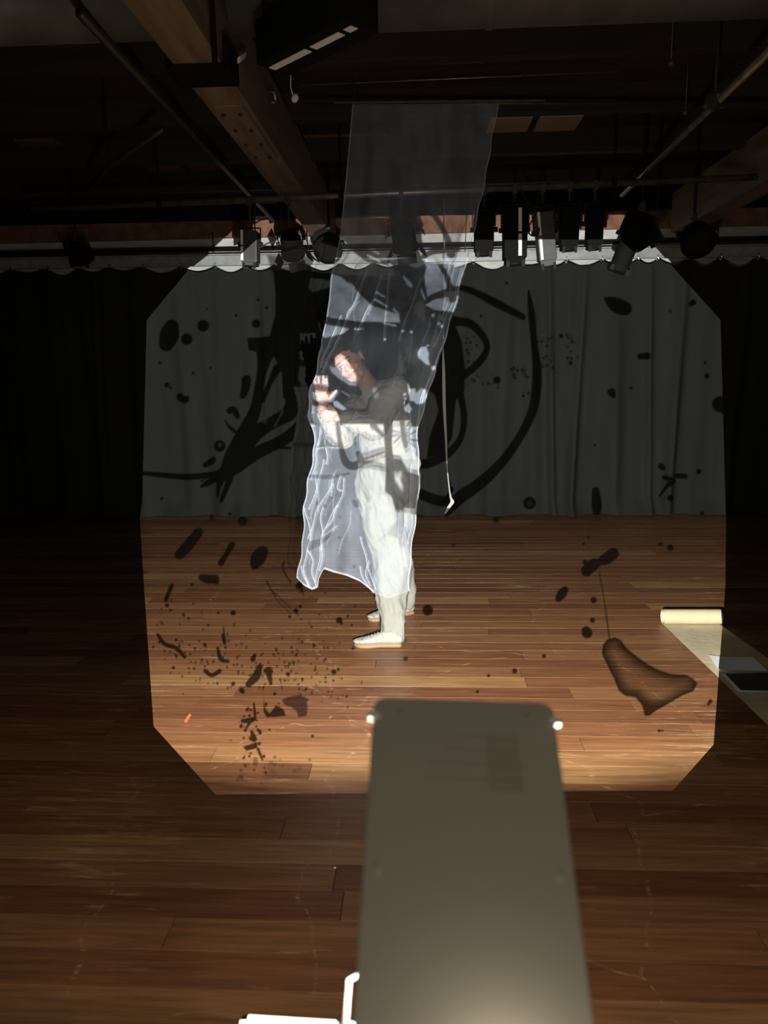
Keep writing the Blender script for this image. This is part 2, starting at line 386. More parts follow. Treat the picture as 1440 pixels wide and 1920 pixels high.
pipe('bare_rod', 'short slanting rod hanging in the dark left of the timber beam', [atz(165, 356, 2.75), atz(205, 310, 2.80), atz(305, 242, 2.85)], .014, 'pipe_dark', clamps=[atz(205, 310, 2.80)])

# --- white wall strip things: curtain track, black cable above it
tr = empty('curtain_track', label='galvanised metal curtain track along the back wall with hooks under it', cat='curtain track')
T0, T1 = at(345, 489, YT), at(1232, 473, YT)
slope = (T1.z - T0.z) / (T1.x - T0.x)
tz = lambda x: T0.z + slope * (x - T0.x)
def track_box(bm, dz, dy, h, d, x0=-4.6, x1=5.0):
    c = (x0 + x1) / 2; rot = Matrix.Rotation(-math.atan(slope), 3, 'Y')
    box(bm, (c, YT + dy, tz(c) + dz), (x1 - x0, d, h), rot, .003)
bm = bmesh.new(); track_box(bm, 0, 0, .085, .035); build('rail', bm, M['track'], tr)
bm = bmesh.new(); track_box(bm, -.05, -.006, .014, .05); build('lower_lip', bm, M['track'], tr)
bm = bmesh.new(); track_box(bm, .052, -.012, .012, .03); build('upper_lip', bm, M['track'], tr)
cb = empty('black_cable_run', label='straight black cable run just above the curtain track', cat='cable')
bm = bmesh.new(); track_box(bm, .095, -.03, .030, .03); build('cable_run', bm, M['black'], cb)
for px in (400, 540, 890, 1060, 1225, 1345):
    p = at(px, 450, YT); bm = bmesh.new(); box(bm, (p.x, YT + .13, tz(p.x) + .03), (.03, .24, .025), bev=.003); rod(bm, (p.x, YT, tz(p.x) + .04), (p.x, YT, 2.95), .005, 6)
    build('track_bracket', bm, M['grey_lamp'], tr)

# --- back curtains: hung in scallops from hooks
HOOKS_PX = [-60, 20, 90, 150, 205, 268, 340, 404, 463, 516, 575, 640, 700, 760, 800, 888, 960, 1024, 1061, 1128, 1195, 1232, 1290, 1350, 1420, 1500]
hooks = [at(p, 500, YC).x for p in HOOKS_PX]
hooks = [XL + .12 + i * .3 for i in range(int((hooks[0] - XL - .2) / .3))] + hooks
while hooks[-1] < XR - .35: hooks.append(hooks[-1] + .3)
sags = [.035 + random.random() * .045 for _ in hooks]
def top_z(x):
    for i in range(len(hooks) - 1):
        if hooks[i] <= x <= hooks[i + 1]:
            t = (x - hooks[i]) / (hooks[i + 1] - hooks[i]); return tz(x) - .075 - sags[i] * math.sin(math.pi * t) ** 1.15
    return tz(x) - .08
fold_c = []
xx = XL
while xx < XR:
    fold_c.append((xx, .03 + random.random() * .07, random.uniform(.015, .075), random.uniform(-.12, .12))); xx += .10 + random.random() * .22
def fold_y(x, z):
    s = 0.0
    zz = 1 - z / 2.6
    for cx, wd, am, dr in fold_c:
        if abs(cx - x) < .5:
            s += am * math.exp(-((x - cx - dr * zz) / wd) ** 2)
    return s
def curtain(x0, x1, label, yo=0.0):
    t = empty('stage_curtain', ((x0 + x1) / 2, YC + yo, 0), label=label, cat='curtain', group=None)
    n = int((x1 - x0) / .016); mz = 56
    verts = []; faces = []
    for j in range(mz + 1):
        v = j / mz
        for i in range(n + 1):
            x = x0 + (x1 - x0) * i / n; zt = top_z(x)
            z = .012 + (zt - .012) * v
            damp = 1 - .65 * v ** 6
            yv = -fold_y(x, z) * damp + .02 * math.sin(x * 2.1) + .02 * noise.noise(Vector((x * 2, z * .8, 3)))
            if v < .06: yv -= (.06 - v) * (1.1 + .8 * math.sin(x * 9))     # the hem spreads a little on the floor
            verts.append((x - t.location.x, yv, z))
    for j in range(mz):
        for i in range(n):
            a = j * (n + 1) + i; faces.append((a, a + 1, a + n + 2, a + n + 1))
    me = bpy.data.meshes.new('cloth_panel'); me.from_pydata(verts, [], faces)
    for p in me.polygons: p.use_smooth = True
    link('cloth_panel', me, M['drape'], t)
    for hx in hooks:
        if x0 <= hx < x1:
            bm = bmesh.new(); lx = hx - t.location.x; z = tz(hx) - .062; oy = YT - YC - yo - .03
            box(bm, (lx, oy, z + .02), (.022, .012, .03), bev=.002)
            tube(bm, smooth_pts([(lx, oy - .008, z + .01), (lx + .012, oy - .01, z - .01), (lx, oy - .01, z - .028), (lx - .010, oy - .008, z - .012)], 3), .0035, 6)
            build('hook', bm, M['chrome'], t)
    return t
xs_ = [XL + .05, at(518, 700, YC).x, at(1030, 700, YC).x, XR - .05]
curtain(xs_[0], xs_[1], 'black back curtain hanging left of the person, falling in loose folds')
curtain(xs_[1], xs_[2], 'black back curtain hanging straight behind the person')
curtain(xs_[2], xs_[3], 'black back curtain hanging right of the person behind the paper roll')
# side masking drapes
for sx, lab in ((XL + .25, 'unlit black drape along the left side of the room'), (XR - .25, 'unlit black drape along the right side of the room')):
    vs = []; fs = []
    n = 220
    for i in range(n + 1):
        y = -1.5 + i * (YC + 1.2) / n
        for z in (.01, 1.3, 2.6): vs.append((sx + .05 * math.sin(y * 17) + .02 * math.sin(y * 41), y, z))
    for i in range(n):
        for k in range(2): a = i * 3 + k; fs.append((a, a + 1, a + 4, a + 3))
    me = bpy.data.meshes.new('side_drape'); me.from_pydata(vs, [], fs)
    for p in me.polygons: p.use_smooth = True
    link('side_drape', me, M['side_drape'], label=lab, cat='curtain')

# ================================================================== PROJECTOR
proj = empty('overhead_projector', (0, 0, 0), label='overhead projector in the foreground, seen from behind its tilted mirror plate', cat='projector')
# tilted mirror plate: its back fills the lower middle of the picture
PLD = .54; K = PLD / .86
PT = at(868, 1312, PLD)                                     # middle of its far (upper) edge
pw0 = .222
axis_r = (at(1035, 1319, PLD) - at(700, 1308, PLD)).normalized()
elev = R(34)
axis_d = Vector((.010, -math.cos(elev), -math.sin(elev))); axis_d = (axis_d - axis_r * axis_d.dot(axis_r)).normalized()
nrm = axis_r.cross(axis_d); nrm = nrm if nrm.y < 0 or nrm.z > 0 else -nrm
if nrm.z < 0: nrm = -nrm
half = (at(1035, 1319, PLD) - at(700, 1308, PLD)).length / 2
PLN = .46 * K
def plate_pt(u, v, h=0.0): return PT + axis_r * u + axis_d * v + nrm * h
def rrect(hw, L, r, widen=0.0):
    out = []
    for (cx, cy, a0) in ((hw - r, r, -90), (hw - r + widen, L - r, 0), (-hw + r - widen, L - r, 90), (-hw + r, r, 180)):
        for k in range(7):
            a = R(a0 + k * 15); out.append((cx + r * math.cos(a), cy + r * math.sin(a)))
    return out
bm = bmesh.new()
outl = rrect(half, PLN, .010, .0)
extrude_poly(bm, [plate_pt(u, v, 0) for u, v in outl], -nrm * .004)
bmesh.ops.bevel(bm, geom=[e for e in bm.edges if e.calc_face_angle(0) > 1.2], offset=.0008, segments=1, affect='EDGES')
plate = build('mirror_plate', bm, M['plate'], proj, label='warm grey plate with rounded upper corners')
bm = bmesh.new(); extrude_poly(bm, [plate_pt(u * .93, .005 + v * .95, -.0042) for u, v in outl], -nrm * .002)
build('mirror_glass', bm, M['chrome'], plate)
for sx in (-1, 1):
    bm = bmesh.new()
    c = plate_pt(sx * (half - .0006), .027 * K, 0)
    rot = Matrix((axis_r, axis_d, nrm)).transposed()
    box(bm, c, (.0095, .0052, .0075), rot, .0018)
    build('mirror_clip', bm, M['enamel'], plate)
    bm = bmesh.new(); rod(bm, plate_pt(sx * half * .85, .205 * K, -.001), plate_pt(sx * half * .85, .205 * K, .001), .0022, 12)
    build('rivet', bm, M['rivet'], plate)
    bm = bmesh.new(); rod(bm, plate_pt(sx * half * .70, .018 * K, -.001), plate_pt(sx * half * .70, .018 * K, .0008), .0019, 12)
    build('screw', bm, M['screw'], plate)
# floor reflection painted on the plate as four thin lines ending in a block
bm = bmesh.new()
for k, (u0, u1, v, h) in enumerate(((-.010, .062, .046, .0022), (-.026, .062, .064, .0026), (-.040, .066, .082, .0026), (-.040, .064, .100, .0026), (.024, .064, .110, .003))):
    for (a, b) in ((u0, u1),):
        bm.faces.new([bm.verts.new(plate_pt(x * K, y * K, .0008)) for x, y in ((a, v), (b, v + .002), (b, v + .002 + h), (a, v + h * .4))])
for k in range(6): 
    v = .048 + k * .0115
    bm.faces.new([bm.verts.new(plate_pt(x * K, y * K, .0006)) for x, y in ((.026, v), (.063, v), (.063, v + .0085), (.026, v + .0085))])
build('floor_reflection', bm, M['plate_reflection'], plate, label='painted rust-brown reflection of the floor')
# lens head under the plate; the beam leaves it through an eight-sided window
FY = LIGHT.y + .050
bm = bmesh.new()
hx0, hx1, hz0, hz1 = LIGHT.x - .034, LIGHT.x + .038, LIGHT.z - .040, LIGHT.z + .032
YB = LIGHT.y - .028
for c, s in (((hx0 - .002, (YB + FY) / 2, (hz0 + hz1) / 2), (.004, FY - YB, hz1 - hz0)), ((hx1 + .002, (YB + FY) / 2, (hz0 + hz1) / 2), (.004, FY - YB, hz1 - hz0)),
             ((LIGHT.x, (YB + FY) / 2, hz0 - .002), (hx1 - hx0 + .008, FY - YB, .004)), ((LIGHT.x, (YB + FY) / 2, hz1 + .002), (hx1 - hx0 + .008, FY - YB, .004)),
             ((LIGHT.x, YB - .002, (hz0 + hz1) / 2), (hx1 - hx0 + .008, .004, hz1 - hz0 + .008))):
    box(bm, c, s)
head = build('lens_head', bm, M['black'], proj)
for sx in (-1, 1):                     # hinge arms between head and plate
    bm = bmesh.new(); xh = LIGHT.x + sx * .030
    zt_ = PT.z - .004 - (PT.y - (LIGHT.y - .01)) * math.tan(elev)
    box(bm, (xh, LIGHT.y - .01, (hz1 + zt_ - .011) / 2), (.006, .012, zt_ - hz1 - .009)); build('hinge_arm', bm, M['black_gloss'], proj)
def film(p):
    d = Vector(p) - LIGHT; t = (FY - LIGHT.y) / d.y; q = LIGHT + d * t; return (q.x, q.z)
def wpt(px, py):                       # where the projection lands in the room: floor first, else curtain
    p = atz(px, py, 0.0) if ray(px, py).z < 0 else None
    if p is not None and p.y < YC: return p
    return at(px, py, YC)
OCT = [film(wpt(*p)) for p in ((275, 600), (266, 940), (270, 1100), (288, 1362), (404, 1490))]
OCT += [film(wpt(*p)) for p in ((1262, 1482), (1338, 1396), (1360, 1100), (1361, 960), (1351, 600))]
OCT += [film(at(1212, 440, YW)), film(at(1170, 402, YW)), film(at(465, 404, YW)), film(at(395, 470, YW)), film(at(352, 508, YC))]
bm = bmesh.new()
inner = [bm.verts.new((x, FY, z)) for x, z in OCT]
outer = [bm.verts.new((x, FY, z)) for x, z in ((hx0 - .004, hz0 - .004), (hx1 + .004, hz0 - .004), (hx1 + .004, hz1 + .004), (hx0 - .004, hz1 + .004))]
es = []
for ring in (inner, outer):
    for i in range(len(ring)): es.append(bm.edges.new((ring[i], ring[(i + 1) % len(ring)])))
bmesh.ops.triangle_fill(bm, use_beauty=True, edges=es)
for f in [f for f in bm.faces if all(v in inner for v in f.verts)]: bm.faces.remove(f)
build('window_mask', bm, M['black'], proj)

# ---- ink on the transparency: strokes are laid where they fall on floor, curtain and cloth
def new_img(): return np.zeros((H_PX, W_PX), np.float32)
def disc(img, x0, y0, r0, x1=None, y1=None, r1=None, v=1.0, soft=1.5):
    if x1 is None: x1, y1 = x0 + .01, y0
    if r1 is None: r1 = r0
    R_ = max(r0, r1) + soft + 1
    ax, bx = int(max(0, min(x0, x1) - R_)), int(min(W_PX - 1, max(x0, x1) + R_)) + 1
    ay, by = int(max(0, min(y0, y1) - R_)), int(min(H_PX - 1, max(y0, y1) + R_)) + 1
    if bx <= ax or by <= ay: return
    Y, X = np.mgrid[ay:by, ax:bx].astype(np.float32)
    dx, dy = x1 - x0, y1 - y0; t = np.clip(((X - x0) * dx + (Y - y0) * dy) / (dx * dx + dy * dy + 1e-9), 0, 1)
    d = np.hypot(X - x0 - t * dx, Y - y0 - t * dy) - (r0 + (r1 - r0) * t)
    a = np.clip(.5 - d / soft, 0, 1) * abs(v)
    if v > 0: img[ay:by, ax:bx] = np.maximum(img[ay:by, ax:bx], a)
    else: img[ay:by, ax:bx] *= (1 - a)
def stroke(img, pts, v=1.0, soft=1.6):
    P = smooth_pts([Vector(p) for p in pts], 6)
    for a, b in zip(P, P[1:]): disc(img, a.x, a.y, max(a.z, .3), b.x, b.y, max(b.z, .3), v, soft)
def poly(img, pts, v=1.0, soft=2):
    xs = [p[0] for p in pts]; ys = [p[1] for p in pts]
    ax, bx = int(max(0, min(xs) - 3)), int(min(W_PX - 1, max(xs) + 4)); ay, by = int(max(0, min(ys) - 3)), int(min(H_PX - 1, max(ys) + 4))
    Y, X = np.mgrid[ay:by, ax:bx].astype(np.float32)
    ins = np.zeros(X.shape, bool); dist = np.full(X.shape, 1e9, np.float32); n = len(pts)
    for i in range(n):
        (x1, y1), (x2, y2) = pts[i], pts[(i + 1) % n]
        if y1 != y2: ins ^= ((y1 > Y) != (y2 > Y)) & (X < (x2 - x1) * (Y - y1) / (y2 - y1) + x1)
        dx, dy = x2 - x1, y2 - y1; t = np.clip(((X - x1) * dx + (Y - y1) * dy) / (dx * dx + dy * dy + 1e-9), 0, 1)
        dist = np.minimum(dist, np.hypot(X - x1 - t * dx, Y - y1 - t * dy))
    a = np.clip(.5 + np.where(ins, dist, -dist) / soft, 0, 1) * abs(v)
    if v > 0: img[ay:by, ax:bx] = np.maximum(img[ay:by, ax:bx], a)
    else: img[ay:by, ax:bx] *= (1 - a)
    return ax, bx, ay, by, ins, dist
def cr(pts, ox, oy, k): return [(ox + x / k, oy + y / k) + tuple(q / k for q in r) for x, y, *r in pts]

A = new_img()            # falls on floor and back curtain
# floor blobs, left
stroke(A, [(336, 1040, 9), (350, 1026, 10), (372, 998, 9)]); stroke(A, [(414, 1056, 6), (424, 1040, 5), (435, 1021, 6)])
stroke(A, [(477, 1060, 8), (484, 1046, 14), (492, 1034, 11)]); stroke(A, [(379, 1083, 7), (392, 1086, 9), (404, 1084, 7)]); disc(A, 405, 1090, 6)
stroke(A, [(311, 1125, 4), (316, 1112, 4), (322, 1098, 4)]); disc(A, 313, 1135, 4); disc(A, 320, 1144, 2.5)
for p in ((437, 1149, 5), (555, 1145, 5), (563, 1137, 3), (543, 1156, 3), (397, 971, 5), (455, 977, 9), (360, 1096, 3), (636, 1163, 6), (640, 1168, 3), (652, 1155, 2.5),
          (662, 1216, 3), (474, 1232, 3), (409, 1149, 2.5), (561, 1098, 7), (566, 1108, 3), (330, 1200, 3), (325, 1252, 3), (354, 1253, 2)): disc(A, *p)
stroke(A, [(564, 1090, 3), (568, 1116, 1)]); stroke(A, [(418, 1190, 3), (421, 1206, 3), (419, 1175, 1)])
stroke(A, [(500, 1090, 1.6), (520, 1125, .8), (545, 1150, .8)]); stroke(A, [(536, 1050, 2.5), (530, 1065, 1.5), (545, 1092, 1.5)]); stroke(A, [(508, 1105, 1), (560, 1155, .7)])
stroke(A, [(296, 1190, 3), (308, 1207, 4), (330, 1215, 4), (346, 1232, 3)]); stroke(A, [(385, 1258, 4), (397, 1266, 4), (412, 1258, 4)]); stroke(A, [(408, 1215, 2.5), (414, 1236, 4), (428, 1240, 3)])
stroke(A, [(474, 1236, 5), (478, 1228, 3)]); stroke(A, [(487, 1250, 5), (480, 1268, 8), (466, 1283, 6)]); disc(A, 504, 1258, 8); stroke(A, [(504, 1262, 6), (508, 1282, 3)])
for p in ((437, 1282, 4), (453, 1294, 5), (455, 1297, 4), (540, 1264, 4), (534, 1276, 2.5), (463, 1331, 3), (515, 1301, 3), (427, 1290, 2), (626, 1260, 5), (634, 1255, 3), (610, 1236, 2.5), (574, 1292, 2.5), (594, 1235, 2), (650, 1306, 2.5), (586, 1380, 3), (505, 1368, 2)): disc(A, *p)
poly(A, [(494, 1308), (498, 1330), (506, 1337), (518, 1322), (532, 1330), (536, 1342), (520, 1344), (500, 1345), (494, 1335)])
poly(A, [(527, 1312), (540, 1307), (560, 1303), (574, 1307), (577, 1325), (575, 1342), (560, 1345), (556, 1334), (545, 1325), (534, 1322)], .85)
stroke(A, [(455, 1352, 4), (472, 1350, 5), (478, 1346, 3)]); stroke(A, [(472, 1372, 3), (476, 1385, 6)]); poly(A, [(455, 1400), (480, 1392), (484, 1402), (462, 1408)]); stroke(A, [(478, 1340, 3), (476, 1320, 2)])
stroke(A, [(470, 1352, 3), (462, 1365, 2)]); stroke(A, [(484, 1405, 3), (492, 1425, 2)])
random.seed(3)
for _ in range(170):
    t = random.random(); x = 290 + 330 * t + random.gauss(0, 28); y = 1190 + 95 * t + random.gauss(0, 34); disc(A, x, y, random.uniform(.7, 2.6), x + random.uniform(-1, 1), y + random.uniform(0, 5), 1, soft=1.4)
for _ in range(60): disc(A, random.uniform(550, 720), random.uniform(1110, 1330), random.uniform(.6, 2.2))
for _ in range(35): disc(A, 470 + random.gauss(0, 14), random.uniform(1330, 1450), random.uniform(1, 3.5))
for _ in range(40): disc(A, 505 + random.gauss(0, 45), 1440 + random.gauss(0, 18), random.uniform(1, 5), v=.6)
poly(A, [(500, 1425), (600, 1432), (690, 1440), (690, 1475), (560, 1480), (490, 1470)], .38, 22)
# floor blobs, right
for p in ((802, 1144, 10), (1101, 1187, 10), (1099, 1183, 9), (1113, 1125, 6), (1111, 1163, 5), (1094, 1020, 3), (1103, 1007, 3), (1238, 1020, 4), (1257, 1027, 6), (965, 1258, 5), (916, 1267, 3), (1020, 1230, 4), (851, 1022, 3), (895, 1297, 3), (1236, 1370, 3), (1242, 1370, 2), (1332, 1315, 4), (1328, 1320, 3), (760, 1235, 5)): disc(A, *p)
stroke(A, [(1047, 1123, 6), (1053, 1114, 9), (1059, 1106, 7)])
stroke(A, [(1100, 1070, 11), (1112, 1059, 11), (1124, 1054, 7), (1136, 1048, 11), (1150, 1038, 11)]); disc(A, 1097, 1054, 5)
stroke(A, [(1124, 1075, 1.2), (1132, 1120, 1), (1143, 1198, 1.4)])
big = cr([(290, 378), (340, 400), (375, 455), (440, 510), (530, 575), (620, 625), (720, 655), (830, 660), (880, 690), (912, 725), (880, 785), (800, 815), (700, 875), (600, 930), (550, 968), (515, 968), (495, 890), (445, 830), (370, 820), (320, 780), (285, 690), (240, 600), (195, 510), (200, 440), (235, 395)], 1080, 1100, 4)
ax, bx, ay, by, ins, dist = poly(A, [(x, y) for x, y in big])
yy, xx_ = np.mgrid[ay:by, ax:bx]
lower = np.clip((yy - (1195 + (xx_ - 1130) * .45) - 62) / 30, 0, 1)
A[ay:by, ax:bx] = np.where(ins, np.minimum(A[ay:by, ax:bx], np.clip(1.0 - .62 * np.clip((dist - 3) / 20, 0, 1) * (1 - lower), .36, 1)), A[ay:by, ax:bx])
# curtain, left
stroke(A, [(312, 645, 14), (318, 628, 18), (322, 612, 13)]); 
for p in ((381, 611, 11), (350, 636, 11), (480, 607, 8), (443, 591, 3), (313, 722, 5), (320, 727, 3), (300, 680, 3), (484, 562, 3), (303, 935, 3), (425, 870, 3), (430, 963, 3), (500, 577, 3), (548, 955, 3), (388, 580, 2), (362, 700, 3), (395, 690, 2)): disc(A, *p)
poly(A, [(330, 742), (337, 736), (345, 742), (355, 742), (354, 753), (345, 757), (332, 750)]); stroke(A, [(462, 712, 9), (460, 728, 8), (455, 742, 6)]); stroke(A, [(430, 770, 6), (438, 768, 6), (445, 780, 5)])
disc(A, 412, 836, 11); disc(A, 412, 834, 4, v=-.6); stroke(A, [(385, 872, 5), (398, 864, 6), (400, 858, 3)]); stroke(A, [(422, 788, 1.5), (430, 800, 3), (444, 810, 3), (452, 800, 2)])
poly(A, [(512, 505), (665, 505), (665, 560), (655, 700), (640, 770), (600, 775), (560, 770), (530, 745), (528, 700), (515, 670), (500, 660), (505, 630), (516, 590), (516, 550)])
poly(A, [(463, 633), (520, 632), (522, 668), (495, 664), (466, 656)])
disc(A, 511, 650, 4, 513, 655, 3, v=-.7)
stroke(A, [(500, 650, 20), (492, 690, 10), (485, 730, 9), (478, 770, 11), (462, 805, 14), (440, 850, 17), (425, 880, 12), (412, 905, 6), (408, 930, 3)])
stroke(A, [(600, 700, 20), (590, 750, 16), (570, 790, 12), (530, 825, 11), (480, 850, 12), (440, 880, 10), (400, 900, 6), (378, 912, 3)])
stroke(A, [(560, 720, 22), (545, 770, 15), (515, 790, 12), (480, 812, 14), (450, 850, 14)]); stroke(A, [(520, 690, 8), (505, 720, 5), (492, 750, 6)])
stroke(A, [(470, 840, 8), (440, 870, 9), (428, 905, 6), (415, 938, 4)]); stroke(A, [(268, 887, 4), (350, 894, 6), (420, 886, 6), (450, 872, 8)])
for a in (.0, 4, 8, 12): stroke(A, [(376 + a, 904 + a * .7, 1.3), (430 + a, 866 + a, 1.4)])
stroke(A, [(484, 840, 2), (530, 839, 2.5), (575, 841, 1.5), (640, 842, 1.5)]); stroke(A, [(560, 700, 3), (556, 730, 4)], v=-.5)
stroke(A, [(502, 745, 3), (495, 790, 4)], v=-.6); stroke(A, [(530, 770, 2), (515, 800, 2)], v=-.5)
# curtain, right
stroke(A, [(991, 545, 2), (997, 590, 7), (1001, 640, 6), (1007, 700, 9), (1001, 760, 9), (980, 810, 8), (948, 858, 9), (905, 902, 11), (860, 935, 12), (838, 962, 6)])
stroke(A, [(785, 925, 10), (820, 938, 10), (855, 940, 10)])
stroke(A, [(810, 550, 8), (840, 540, 7), (875, 542, 6), (930, 568, 8), (980, 594, 6)])
stroke(A, [(820, 560, 10), (845, 598, 9), (880, 606, 8), (905, 630, 7), (913, 655, 6), (895, 683, 7), (868, 705, 7)])
poly(A, [(825, 600), (850, 600), (866, 640), (872, 690), (870, 735), (855, 750), (848, 820), (832, 850), (800, 860), (805, 820), (822, 770), (815, 740), (800, 730), (810, 670)])
stroke(A, [(862, 735, 7), (870, 780, 6), (864, 820, 6), (840, 850, 8), (805, 868, 9), (780, 870, 9)])
stroke(A, [(1136, 560, 4), (1155, 571, 14), (1172, 578, 13)]); stroke(A, [(1201, 668, 6), (1214, 667, 7)]); disc(A, 1147, 735, 8); disc(A, 1150, 741, 5)
disc(A, 993, 943, 12); disc(A, 993, 943, 5, v=-.25); stroke(A, [(1117, 920, 7), (1119, 945, 10), (1119, 958, 8)])
for p in ((1183, 727, 3), (1239, 874, 6), (1243, 877, 5), (1310, 884, 5), (1317, 962, 4), (1300, 567, 6), (1295, 570, 4), (1257, 583, 3), (1325, 705, 5), (1322, 680, 3), (930, 975, 6), (1257, 933, 6), (1115, 835, 2.5), (1070, 680, 4), (950, 531, 3), (902, 593, 3), (1052, 630, 4), (1350, 758, 15), (1365, 762, 18), (981, 742, 3)): disc(A, *p)
stroke(A, [(1270, 892, 5), (1285, 893, 5)]); stroke(A, [(1245, 895, 4), (1262, 900, 5), (1255, 910, 3)]); stroke(A, [(1255, 905, 4), (1237, 930, 2)])
random.seed(11)
for cx_, cy_, sx, sy, n_ in ((900, 712, 10, 7, 14), (930, 712, 7, 7, 12), (962, 696, 6, 8, 12), (985, 705, 8, 14, 16), (1020, 690, 8, 12, 14), (1023, 640, 8, 8, 12), (1075, 640, 12, 8, 12), (885, 650, 7, 14, 14), (1080, 672, 10, 6, 6), (870, 729, 4, 3, 5)):
    for _ in range(n_): disc(A, random.gauss(cx_, sx), random.gauss(cy_, sy), random.uniform(.8, 3.4), v=.8)
disc(A, 932, 712, 7)
# wall strip
stroke(A, [(795, 447, 6), (820, 455, 5), (838, 478, 5)], v=.8); stroke(A, [(770, 450, 5), (780, 470, 6), (785, 500, 5)], v=.8)
poly(A, [(640, 452), (700, 452), (760, 460), (770, 475), (640, 478)], .75, 6); poly(A, [(500, 478), (600, 480), (600, 512), (510, 512)], .85, 6)
poly(A, [(545, 455), (610, 450), (610, 476), (548, 476)], .55, 6)

B = new_img()            # falls on the cloth and the person
poly(B, [(540, 610), (610, 602), (640, 606), (750, 604), (748, 590), (700, 575), (668, 545), (640, 520), (615, 512), (600, 495), (650, 480), (720, 488), (790, 480), (800, 500), (785, 560), (796, 570), (830, 590), (870, 600), (870, 760), (860, 790), (800, 800), (770, 800), (560, 795), (540, 760)])
stroke(B, [(598, 598, 5), (640, 604, 6), (700, 610, 6), (760, 612, 5)])
stroke(B, [(690, 500, 8), (735, 495, 4), (765, 510, 5), (780, 540, 6), (790, 570, 8)])
stroke(B, [(795, 470, 5), (815, 480, 5), (838, 520, 5), (848, 560, 8)]); stroke(B, [(800, 565, 5), (815, 555, 6), (845, 548, 9), (870, 545, 9)])
stroke(B, [(800, 560, 2), (790, 520, 6), (788, 470, 6)]); stroke(B, [(815, 585, 4), (850, 592, 7)]); poly(B, [(845, 480), (880, 480), (860, 560), (850, 545)], .25, 3)
# windows of light within the dark mass
def cut(pts, v=-1.0, soft=2.5): poly(B, pts, v, soft)
cut([(622, 528), (660, 532), (690, 575), (745, 598), (748, 604), (640, 598), (614, 594), (614, 550)])
cut([(606, 608), (640, 613), (655, 616), (645, 624), (610, 634), (603, 628)])
cut([(663, 614), (682, 616), (665, 618)])
stroke(B, [(703, 562, 1.5), (725, 575, 1.5)], v=-.9); stroke(B, [(705, 548, 1.2), (722, 558, 1.2)], v=-.8); stroke(B, [(738, 580, 1.5), (748, 590, 1)], v=-.8); stroke(B, [(757, 520, 2), (770, 535, 4)], v=-.6)
stroke(B, [(718, 606, 1.2), (742, 611, 1.5)], v=-.8)
for p in ((823, 607, 3), (828, 612, 3), (755, 620, 2), (771, 621, 2.5), (722, 636, 2), (812, 591, 3)): disc(B, *p, v=-.9)
cut([(790, 651), (799, 650), (804, 662), (803, 672), (806, 685), (800, 684), (784, 670), (783, 660)]); disc(B, 812, 690, 4, v=-.7); disc(B, 802, 648, 2, v=-.8)
cut([(765, 730), (778, 729), (780, 738), (790, 728), (798, 731), (801, 742), (795, 755), (782, 758), (776, 753), (769, 752)]); cut([(757, 765), (766, 757), (772, 768), (768, 774), (760, 772)]); disc(B, 760, 748, 3, v=-.7)
# face, hands
cut([(629, 674), (640, 670), (649, 676), (659, 692), (668, 706), (669, 716), (660, 716), (647, 711), (637, 702), (629, 690)])
cut([(618, 686), (628, 690), (640, 706), (655, 716), (668, 718), (668, 724), (655, 722), (636, 710), (622, 698)], -.8)
cut([(588, 705), (614, 704), (616, 724), (588, 720)]); cut([(586, 735), (612, 738), (618, 750), (600, 756), (588, 748)], -.9); cut([(620, 735), (632, 730), (634, 736), (624, 752), (616, 754)])
cut([(625, 752), (632, 752), (650, 767), (642, 769), (628, 762)]); cut([(586, 760), (606, 764), (632, 775), (638, 790), (625, 796), (590, 795), (584, 780)], -.85)
stroke(B, [(640, 733, 1), (656, 743, 1)], v=-.4); disc(B, 705, 742, 4, v=-.5, soft=8); 
cut([(570, 800), (600, 797), (640, 800), (640, 808), (585, 806)], -.5)
# branches over the trousers
stroke(B, [(634, 800, 4), (640, 840, 5), (648, 866, 7), (662, 874, 8), (675, 868, 7), (692, 862, 6), (720, 852, 6)], .85)
stroke(B, [(672, 850, 5), (677, 862, 6)], .8); stroke(B, [(675, 875, 3), (700, 876, 4), (735, 884, 4)], .85); stroke(B, [(700, 800, 6), (715, 815, 4), (728, 824, 4)], .85)
stroke(B, [(575, 892, 3), (620, 894, 4), (655, 888, 2)], .5); 
poly(B, [(720, 798), (738, 798), (736, 840), (738, 860), (752, 862), (765, 885), (788, 892), (785, 920), (782, 965), (765, 962), (742, 960), (735, 935), (722, 925), (724, 880)], .95)
stroke(B, [(755, 795, 4), (758, 825, 5), (762, 845, 4)], .8)
for a in (-60, -35, 10, 40, 70, 130, 165, 195): stroke(B, [(757, 822, 2), (757 + 27 * math.cos(R(a)), 822 + 24 * math.sin(R(a)), 1.6)], .7)
stroke(B, [(752, 893, 3), (744, 905, 3)], v=-.5, soft=5); stroke(B, [(742, 893, 2), (754, 918, 3)], v=-.7, soft=6)
poly(B, [(720, 925), (740, 940), (745, 975), (725, 1005), (705, 1020), (725, 1000), (735, 985), (722, 1003), (745, 1010), (752, 1030), (760, 1025), (756, 960), (740, 935)], .30, 3)
poly(B, [(578, 1015), (600, 1010), (622, 993), (624, 1004), (600, 1022), (578, 1034)], .45)
poly(B, [(658, 937), (674, 938), (676, 950), (664, 952)], .5); 
for p in ((595, 943, 4, .4), (610, 950, 3, .4), (636, 1008, 3, .5), (633, 1032, 2, .4), (664, 1062, 3, .5), (610, 949, 3, .4), (638, 970, 3, .4), (692, 936, 7, .3), (695, 954, 3, .3)): disc(B, p[0], p[1], p[2], v=p[3])
random.seed(5)
